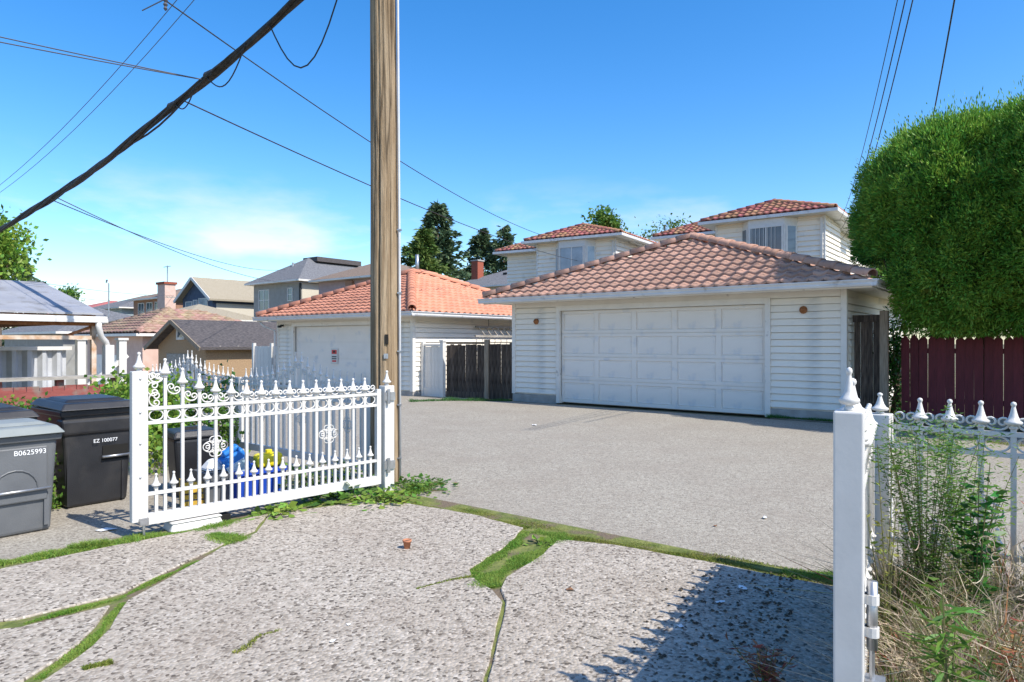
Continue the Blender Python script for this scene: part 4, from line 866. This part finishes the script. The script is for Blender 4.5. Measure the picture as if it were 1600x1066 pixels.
# ------------------------------------------------------------------ trees
def conifer(label, px, ytop, z, W, light=False, n=4200, base=-.5, sparse=1.0, group=None):
    top = at(px, ytop, z); H = top.z-base; t_ = thing('conifer_tree', label, 'tree', (top.x, z, base), 0, group)
    MB().tube([(0,0,0),(.03*H*.1,0,H*.5),(0,0,H)], lambda u: .022*H*(1-u)+.02, 8).build('trunk', 'bark', t_, True)
    P, D_, Wv, Ls, Ws = [], [], [], [], []
    nb = int(n/42)
    for b in range(nb):
        u = (b+random.random())/nb; zz = H*(.12+.88*u); reach = W*(1-u)**.75*random.uniform(.35,1.25)*sparse+.15; a = random.uniform(0, 6.283)
        dx, dy = math.cos(a), math.sin(a)
        for q in range(42):
            s = random.random()**.7*reach; dr = -.28*s+.10*s*s/max(reach,.3)
            off = random.gauss(0,.12*W*(.35+.3*(1-s/reach)))
            P.append((dx*s-dy*off*.6, dy*s+dx*off*.6, zz+dr+random.gauss(0,.05*W*.5)))
            D_.append((dx+random.gauss(0,.5), dy+random.gauss(0,.5), random.gauss(-.1,.35))); Ls.append(random.uniform(.25,.6)*W*.28); Ws.append(random.uniform(.10,.2)*W*.28)
    leaves('foliage', P, np.array(D_), rnd(len(P)), np.array(Ls), np.array(Ws), 'needle_light' if light else 'needle', t_, .05)
conifer('tall dark fir beside the utility pole with ragged spreading limbs', 684, 320, 72, 5.6, n=8500)
conifer('bright green conifer standing in front of the tall dark fir', 662, 360, 64, 4.6, True, 9000)
conifer('small dark conifer close to the utility pole behind brown roof', 636, 385, 66, 3.0, True, n=5000)
conifer('pointed dark fir left of a twin behind the brick chimney house', 752, 360, 75, 5.2, n=7000)
conifer('rounded-top dark fir right of a twin beside the white house', 787, 355, 73, 4.6, n=7000)
conifer('distant dark conifer behind the carport roof', 32, 402, 62, 4.0, n=6000)
def leafy(label, cat, px, ytop, ybot, z, W, n, mat, ls, base=-.3, name='leafy_tree', holes=.35, clumps=26):
    a, b = at(px, ytop, z), at(px, ybot, z); t_ = thing(name, label, cat, (a.x, z, base)); H = a.z-base; zc = (a.z+b.z)/2-base; hz = (a.z-b.z)/2
    tr = MB().tube([(0,0,0),(.05,0,zc*.5),(-.04,.02,zc+hz*.5)], lambda u: .14*(1-.75*u)+.01, 8)
    P, D_ = [], []
    for k in range(clumps):
        d = rnd(1)[0]; d /= np.linalg.norm(d); r = random.uniform(.35,.92); cc = d*r*[W,W,hz]+[0,0,zc]
        tr.tube([(0,0,zc-hz*.6),(cc[0]*.5,cc[1]*.5,(cc[2]+zc-hz*.6)/2+.1),tuple(cc)], lambda u: .04*(1-u)+.008, 5, False)
        m_ = n//clumps; q = rnd(m_)*np.array([W,W,hz])*random.uniform(.14,.24); P.append(cc+q); D_.append(q/W+np.array([0,0,-.1])+rnd(m_)*.6)
    tr.build('trunk', 'bark', t_, True); P = np.concatenate(P); D_ = np.concatenate(D_)
    leaves('foliage', P, D_, rnd(len(P)), np.random.uniform(.6,1.2,len(P))*ls, np.random.uniform(.35,.65,len(P))*ls, mat, t_, .1)
leafy('green leafy tree rising behind the white bay-window house roof', 'tree', 947, 328, 395, 47, 1.75, 5200, 'leaf', .30)
leafy('yellow-green tree between white house and cedar hedge', 'tree', 1352, 335, 470, 36, 1.9, 5200, 'leaf', .24)
leafy('leafy tree with bright leaves at the edge of the carport roof', 'tree', -8, 318, 470, 17, .75, 3600, 'leaf_bright', .16)
leafy('thin pale tree with few leaves behind the barred-window house', 'tree', 1040, 335, 400, 42, 1.9, 520, 'leaf', .22, clumps=16)
leafy('distant round tree peeping over the carport roof', 'tree', 102, 449, 485, 66, 1.5, 2200, 'leaf', .3)
leafy('leafy shrub behind the plank gate beside the garage', 'shrub', 1402, 490, 640, 14.2, .35, 1500, 'leaf_deep', .09, -.1, 'shrub', clumps=14)

# ------------------------------------------------------------------ overhead lines
def sagline(p, q, sag, n=24): 
    p, q = Vector(p), Vector(q); return [p.lerp(q, i/n) - Vector((0,0,1))*sag*4*(i/n)*(1-i/n) for i in range(n+1)]
def along(s, h, off=0): p = pole_xy - R*s + N*off; return Vector((p.x, p.y, h))
hb_ = lambda s: 5.85 - .245*s + .0072*s*s
bun = thing('cable_bundle', 'thick black bundled telephone cables sagging from the utility pole', 'cable', (pole_xy.x, pole_xy.y, 5.85))
bo = Vector((pole_xy.x, pole_xy.y, 5.85))
for k in range(5):
    pts = []
    for i in range(61):
        s = .1+25*i/60; a = s*1.3+k*1.257; rr = .038 if k else 0
        pts.append(along(s, hb_(s)+rr*math.sin(a)-(.05*math.sin(s*.9)**2 if k == 4 else 0), rr*math.cos(a)) - bo)
    MB().tube(pts, (.040,.030,.024,.020,.015)[k], 6).build('cable', 'cable', bun, True)
for s0, s1, dp in ((2.6,3.6,.32),(.5,2.1,.9),(3.9,4.5,.18)):
    MB().tube([along(s0+(s1-s0)*i/12, hb_(s0+(s1-s0)*i/12)-dp*math.sin(math.pi*i/12), -.03) - bo for i in range(13)], .009, 5).build('drip_loop', 'cable', bun, True)
for s in (.9, 3.55, 4.6): obj('splice_clamp', MB().lathe([(.02,-.14),(.055,-.1),(.055,.1),(.02,.14)], 8).mesh('splice_clamp','cable'), bun, along(s, hb_(s)+.02)-bo, (rad(90),rad(0),LANE_ROT+rad(90)))
def wire(label, p, q, sag, r, mat='cable', group=None, name='overhead_wire'):
    o = MB().tube(sagline(p, q, sag), r, 5).build(name, mat, None, True); return tag(o, label, 'wire', group)
hp = lambda s: 7.55 - .36*s + .0105*s*s
for k, of in enumerate((-.16, .1)):
    o = MB().tube([along(.1+28*i/40, hp(.1+28*i/40)+.12*k, of) for i in range(41)], .006, 4).build('power_line', 'wire_grey'); tag(o, 'thin power line strung above the thick cable bundle', 'wire', 'thin power lines above the cable bundle')
ins = thing('insulator_spreader', 'string insulator hanging on the power lines at the top', 'insulator', along(4.85, 6.35)); MB().lathe([(.01,0),(.03,.03),(.015,.06),(.035,.09),(.015,.12),(.035,.15),(.01,.2),(.008,.7)], 8).build('insulator', 'wire_grey', ins); MB().bar((-.4,.1,.05),(.4,-.1,.3),.012).build('arm', 'wire_grey', ins)
wire('service wire from the power lines to the pale bay-window house', along(4.85,6.5), at(868,374,33.2), .5, .011)
wire('service wire from the cable bundle to the pale bay-window house wall', along(4.35,hb_(4.35)), at(905,408,33.0), .3, .011)
for k in range(2): wire('thin wire from the cable bundle towards the left', along(3.68,hb_(3.68)), (-12,6-.4*k,6.0-.35*k), .1, .008, 'wire_grey', 'thin wires leaving the bundle to the left')
wire('service wire from low end of the bundle to the grey stucco house', along(9.52,hb_(9.52)), at(446,421,47), .5, .010); wire('second lower service wire from the bundle to the mauve house', along(9.3,hb_(9.3)), at(500,436,46.5), .8, .010, 'wire_grey')
hcn = at(1312,344,26.3)
for k, lb in enumerate(('left service wire running down to the barred-window house corner', 'middle service wire running down to the barred-window house corner', 'right service wire running down to the barred-window house corner')):
    wire(lb, at(1428+13*k,-120,8), hcn+Vector((.05*k,0,-.35*k)), .55+.08*k, .009 if k else .007)
wire('twisted black wire dropping behind the cedar hedge', at(1502,-60,9), at(1425,330,24), .3, .013)
wire('low wire crossing above the carport roof to far houses', at(-60,405,20), at(172,470,38), .3, .010, 'wire_grey'); wire('long thin wire over the far roofs', at(-40,424,30), at(280,462,62), .3, .012, 'wire_grey')

# ------------------------------------------------------------------ grass, moss and weeds
def along_px(poly, n):
    pts = [Vector(G(*p)) for p in poly]; seg = [(pts[i+1]-pts[i]).length for i in range(len(pts)-1)]; T = sum(seg); out = []
    for _ in range(n):
        s = random.uniform(0, T); i = 0
        while i < len(seg)-1 and s > seg[i]: s -= seg[i]; i += 1
        p = pts[i].lerp(pts[i+1], s/seg[i]); d = (pts[i+1]-pts[i]).normalized(); out.append((p.x, p.y, d.x, d.y))
    return np.array(out)
def strip(name, label, poly, n, width, hgt, mat, z=.0, bw=.005, lean=.5):
    q = along_px(poly, n); w_ = np.random.randn(n)*width*.45
    w_ = np.clip(w_, -width, width); clump = .55+.6*np.abs(np.sin(q[:,0]*5.1+q[:,1]*3.7)*np.sin(q[:,1]*7.3))
    P = np.stack([q[:,0]-q[:,3]*w_*clump, q[:,1]+q[:,2]*w_*clump, np.full(n, z)], 1)
    D_ = rnd(n)*[lean,lean,.1]+[0,0,1]
    o = blades(name, P, D_, np.random.uniform(.4,1.1,n)*hgt*clump, bw, mat); stuff(o); o['label'] = label; o['category'] = 'grass'; return o
strip('grass', 'green grass strip between the concrete slab and the bins', [(-200,915),(0,884),(90,868),(150,856),(215,846)], 11000, .085, .055, 'grass')
strip('grass', 'tall grass tuft at the slab edge in front of bins', [(105,862),(170,852)], 1400, .06, .11, 'grass')
strip('grass', 'grass and low weeds along the slab edge under the gate', [(215,842),(300,834),(330,828),(420,803),(500,786)], 9000, .085, .05, 'grass')
strip('grass', 'grass clump spreading onto the concrete below the gate', [(330,838),(350,845),(375,850)], 3500, .09, .05, 'grass')
strip('grass', 'grass growing in the long crack on the left slab', [(38,977),(110,958),(185,938),(250,906),(310,879)], 13000, .024, .024, 'grass', .0)
strip('grass', 'grass growing in the short crack branching to the corner', [(192,944),(160,985),(132,1014),(85,1045),(60,1064)], 9000, .028, .024, 'grass', .0)
strip('grass', 'small grass patch on the concrete at the corner crack', [(130,1052),(175,1042)], 700, .035, .03, 'moss', .018)
strip('grass', 'mossy grass edge between lane asphalt and slab by the pole', [(640,788),(735,806),(822,828)], 13000, .06, .024, 'moss')
strip('grass', 'thick green grass filling the gap between two slabs', [(835,832),(880,840),(850,862),(800,888),(752,912),(765,922)], 22000, .085, .034, 'grass')
strip('grass', 'mossy grass edge between lane asphalt and shaded slab', [(880,840),(960,851),(1120,880),(1230,902),(1310,915)], 19000, .06, .026, 'moss')
strip('grass', 'green grass tufts by the end stile of the right gate', [(1225,898),(1310,905)], 2200, .12, .06, 'grass')
strip('grass', 'grass along the ragged slab edge beside the pole-side slab', [(822,832),(788,862),(735,898),(742,908)], 14000, .08, .03, 'grass')
strip('grass', 'low moss filling the joint below the lane edge', [(640,783),(735,800),(860,828),(960,846),(1120,874),(1300,902)], 20000, .09, .018, 'moss')
strip('grass', 'sparse moss in the hairline crack of the concrete', [(778,935),(788,950),(775,1000),(768,1040),(755,1085)], 1800, .010, .010, 'moss', .0)
strip('grass', 'wisp of dry moss on the slab beside the grassy gap', [(650,925),(700,912),(745,904)], 500, .016, .012, 'moss', .018)
strip('grass', 'tiny weed wisps on the open concrete', [(365,1028),(385,1018),(405,1000),(440,990)], 260, .02, .02, 'moss', .018)
strip('grass', 'grass and weeds along the base of the garage fronts', [(640,628),(700,626),(800,627)], 2600, .18, .12, 'leaf_deep')
strip('grass', 'low weeds along the foot of the right garage wall', [(1198,652),(1250,655),(1318,660),(1395,668)], 2600, .12, .10, 'leaf_deep')
strip('grass', 'yellowed grass verge below the red picket fence', [(1395,672),(1480,682),(1600,698)], 2200, .2, .05, 'moss')
strip('grass', 'grass tufts around the utility pole base', [(640,775),(660,760),(690,757)], 1500, .13, .09, 'grass')
def weed(label, px, py, n, sp, hgt, ls, mat, name='leafy_weed', z=0.0, cat='weed', flat=.6):
    x, y = G(px, py); t_ = thing(name, label, cat, (x, y, z))
    P = rnd(n)*[sp,sp,0]; P[:,2] = np.random.uniform(.1,1,n)*hgt*np.exp(-(P[:,0]**2+P[:,1]**2)/(2*sp*sp)*.5)
    D_ = P*[1,1,0]/sp*.6+rnd(n)*[.5,.5,.25]; Wv = np.cross(D_, np.array([0,0,1.0]))+rnd(n)*(1-flat)*.5
    leaves('foliage', P, D_, Wv, np.random.uniform(.6,1.2,n)*ls, np.random.uniform(.55,.9,n)*ls, mat, t_, .12)
    st = MB()
    for i in range(0, n, max(1, n//24)): st.tube([(P[i,0]*.3,P[i,1]*.3,0), tuple(P[i])], .003, 4, False)
    st.build('stems', 'stem', t_)
weed('broad-leaved weed with bright leaves under the gate leaf', 432, 806, 70, .10, .10, .085, 'leaf_bright')
weed('broad-leaved dark weeds in the shade below the hinge end', 530, 778, 150, .17, .16, .10, 'leaf')
weed('bright weeds growing at the foot of the hinge post', 600, 785, 200, .14, .12, .07, 'leaf_bright')
weed('weeds growing against the utility pole base', 650, 765, 220, .16, .15, .06, 'leaf')
weed('small broad-leaved weed in the grassy slab gap', 848, 852, 26, .05, .05, .05, 'leaf_bright')
weed('small weed beside the foot of the black wheelie bin', 82, 795, 40, .06, .08, .05, 'leaf_bright')
weed('leafy weeds growing behind the blue recycling box', 455, 770, 160, .2, .25, .07, 'leaf')
weed('tangle of low weeds by the iron fence foot', 520, 758, 220, .28, .25, .07, 'leaf')
def vine(label, centre, size, n, mat, ls, cat='vine', name='climbing_vine'):
    t_ = thing(name, label, cat, (centre[0], centre[1], 0)); P = np.random.uniform(-1,1,(n,3)); k = 14
    cc = np.random.uniform(-1,1,(k,3))*[1,1,.85]; P = cc[np.random.randint(0,k,n)]+rnd(n)*.24
    P = P*np.array(size)+[0,0,centre[2]]; P = P[P[:,2] > .02]; D_ = rnd(len(P))*.8+[0,0,-.3]
    leaves('foliage', P, D_, rnd(len(P)), np.random.uniform(.6,1.2,len(P))*ls, np.random.uniform(.5,.8,len(P))*ls, mat, t_, .1)
    st = MB()
    for i in range(k): st.tube([(cc[i][0]*size[0]*.6,cc[i][1]*size[1],0),(cc[i][0]*size[0]*.9,cc[i][1]*size[1],centre[2]*.6),tuple(cc[i]*size+np.array([0,0,centre[2]]))], .006, 4, False)
    st.build('stems', 'bark', t_)
vine('dense leafy vine climbing behind the gate stile and bin', (-4.15,7.7,.52), (.34,.4,.5), 3000, 'leaf_bright', .07)
vine('leafy vine tangled in the arched iron fence', (-3.85,8.6,.5), (.4,.3,.45), 1500, 'leaf', .07)
vine('vine draping over the end of the low red fence', (-5.5,10.0,.62), (.32,.4,.30), 1300, 'leaf_bright', .08)
vine('small vine on the low red fence above the black bins', (-6.15,9.0,.6), (.25,.2,.12), 260, 'leaf', .07)
vine('vine strands at the left of the low red fence', (-6.55,8.75,.55), (.2,.2,.2), 260, 'leaf_bright', .06)
vine('weeds growing between the black and grey bins', (-4.05,5.95,.3), (.16,.2,.32), 420, 'leaf', .05)
# dry weeds in the bed
def bed_pts(n, x0=1.2, x1=4.6, y0=.6, y1=3.9):
    out = []
    while len(out) < n:
        x, y = random.uniform(x0,x1), random.uniform(y0,y1); gl_ = 1.06+(y-2.15)*.5628+.10
        if x > max(gl_,1.2) and to_lane(x,y)[1] < -9.15: out.append((x,y,.02))
    return np.array(out)
def bedstuff(name, label, n, ln, wd, mat, lean, droop, region=None, cat='weeds'):
    P = bed_pts(n, *(region or ())); D_ = rnd(n)*[lean,lean,.1]+[0,0,1]
    cl = .45+.65*np.abs(np.sin(P[:,0]*4.3)*np.sin(P[:,1]*3.9+1))
    o = stuff(blades(name, P, D_, np.random.uniform(.35,1.0,n)*ln*cl, wd, mat, droop=droop)); o['label'] = label; o['category'] = cat
bedstuff('dry_grass', 'pale dry grass tangled across the garden bed', 15000, .80, .005, 'dry', .55, .6)
bedstuff('green_grass', 'green grass mixed through the garden bed', 9000, .78, .006, 'dry_green', .4, .4)
bedstuff('grass', 'fresh green weeds low in the garden bed', 4500, .55, .011, 'leaf', .45, .3)
bedstuff('rusty_weeds', 'rust coloured weeds scattered in the garden bed', 1300, .62, .009, 'rusty_weed', .5, .3)
# curly seed heads
mb = MB()
for _ in range(260):
    p = bed_pts(1, 1.75, 3.6, 1.5, 3.6)[0]; r_ = random.uniform(.02,.05); z_ = random.uniform(.2,.6); a0 = random.uniform(0,6.28); tl = random.uniform(-.8,.8)
    mb.tube([(p[0]+r_*math.cos(a0+k*.55)*math.cos(tl), p[1]+r_*math.cos(a0+k*.55)*math.sin(tl), z_+r_*math.sin(a0+k*.55)+.004*k) for k in range(8)], .0016, 3, False)
o = stuff(mb.build('seed_heads', 'dry')); o['label'] = 'curled pale seed heads over the dry grass'; o['category'] = 'seed heads'
def tall(label, x, y, h, nstem, spread, leafn, ls, lw, mat, name, cat='plant', stemr=.004, topheavy=1.0, droop=-.1):
    t_ = thing(name, label, cat, (x, y, .02)); st = MB(); P, D_ = [], []
    for s in range(nstem):
        a = random.uniform(0,6.28); r_ = random.uniform(.2,1)*spread; hh = h*random.uniform(.65,1); pts = [Vector((0,0,0)), Vector((math.cos(a)*r_*.35,math.sin(a)*r_*.35,hh*.5)), Vector((math.cos(a)*r_,math.sin(a)*r_,hh))]
        st.tube(pts, lambda u: stemr*(1-.6*u), 5, False)
        for k in range(leafn):
            u = 1-random.random()**topheavy*.8; q = pts[1].lerp(pts[2], (u-.5)*2) if u > .5 else pts[0].lerp(pts[1], u*2)
            b = random.uniform(0,6.28); j_ = .03*(name == 'feathery_weed')+.01; P.append(q+Vector((random.gauss(0,j_),random.gauss(0,j_),random.gauss(0,j_)))); D_.append((math.cos(b),math.sin(b),random.uniform(droop,.5)))
    st.build('stems', 'stem', t_); n = len(P); leaves('foliage', [tuple(p) for p in P], np.array(D_), rnd(n)*[1,1,.3], np.random.uniform(.6,1.2,n)*ls, np.random.uniform(.6,1.1,n)*lw, mat, t_, .1)
tall('feathery green weed with branching top before the white gate post', 1.95, 3.22, 1.06, 22, .30, 240, .034, .008, 'leaf', 'feathery_weed', topheavy=1.5, stemr=.003)
tall('feathery weed leaning on the iron fence', 2.22, 3.36, 1.0, 12, .26, 200, .032, .008, 'leaf_bright', 'feathery_weed', topheavy=1.5, stemr=.003)
tall('upright shrub shoot with glossy dark oval leaves by the fence', 2.12, 3.12, .92, 5, .14, 46, .07, .032, 'leaf_deep', 'leafy_shoot', topheavy=1.0)
tall('red-leaved shrub at the edge of the weedy bed', 2.62, 3.05, .86, 20, .32, 70, .05, .013, 'red_leaf', 'red_shrub', topheavy=.9)
tall('rusty red seedling in the middle of the weedy bed', 1.72, 2.42, .52, 4, .10, 26, .042, .014, 'rusty_weed', 'red_seedling', topheavy=2.0)
tall('tall thin green stalk with narrow leaves near the gate bolt', 1.46, 2.28, .72, 3, .06, 60, .12, .016, 'leaf', 'green_stalk', droop=-.5)
tall('low spreading rusty plant on the shaded slab beside the gate', 1.02, 2.75, .22, 9, .16, 26, .05, .012, 'rusty_weed', 'rusty_plant')
tall('green weed at the foot of the gate end stile', 1.17, 2.02, .30, 9, .10, 30, .05, .014, 'leaf', 'green_weed')
tall('yellow-flowered weed climbing the sheet-backed gate', 1.66, 3.02, 1.0, 5, .10, 24, .035, .016, 'moss', 'climbing_weed')
# spilled soil and small litter
mb = MB()
for _ in range(650):
    u = abs(random.gauss(0,.36)); y = random.uniform(2.1,4.25); xe = 1.02+max(0,(y-2.6))*.45; x = xe-u; s = random.uniform(.003,.016)
    if x < .55: continue
    c = Vector((x,y,.018+s*.3)); vs_ = [c+Vector((random.uniform(.6,1.2)*s*a, random.uniform(.6,1.2)*s*b, random.uniform(.5,1)*s*g*.7)) for a,b,g in ((1,0,0),(-1,0,0),(0,1,0),(0,-1,0),(0,0,1),(0,0,-.5))]
    mb.add(vs_, [(0,2,4),(2,1,4),(1,3,4),(3,0,4)])
o = stuff(mb.build('soil_crumbs', 'soil')); o['label'] = 'dark soil crumbs spilled over the shaded slab'; o['category'] = 'soil'
for i, (px, py, s, m_) in enumerate(((1160,925,.05,'litter'),(1125,948,.05,'litter'),(1062,985,.03,'litter'),(1195,811,.04,'litter'),(835,665,.10,'litter'),(165,830,.10,'litter'),(890,927,.035,'dead_leaf'),(712,757,.05,'dead_leaf'),(1118,823,.03,'dead_leaf'),(545,983,.02,'litter'),(520,1010,.02,'litter'))):
    where = ('on the shaded slab near spilled soil','among gate shadow on the shaded slab','at the tip of the gate shadow','on the lane near the mossy slab edge','on the lane before the dark fence','in the gate shadow beside the black bin','on the slab right of the grassy gap','on the lane beside the utility pole','on the lane above the mossy edge','tiny, on the open middle slab','tiny, near the weed wisps on the slab')[i]
    x, y = G(px,py); a = random.uniform(0,3); mb = MB(); n = 7
    mb.v = [(0,0,.006)]+[(s*random.uniform(.5,1)*math.cos(6.283*k/n)*1.0, s*random.uniform(.3,.6)*math.sin(6.283*k/n), random.uniform(0,.012)) for k in range(n)]
    mb.f = [(0,1+k,1+(k+1) % n) for k in range(n)]; zz = .02 if py > 840 else .006
    o = mb.build('paper_scrap' if m_ == 'litter' else 'dead_leaf', m_); o.location = (x,y,zz); o.rotation_euler = (0,0,a)
    tag(o, ('scrap of white paper litter ' if m_ == 'litter' else 'curled brown dead leaf ')+where, 'litter' if m_ == 'litter' else 'leaf', 'paper scraps' if m_ == 'litter' else 'dead leaves')
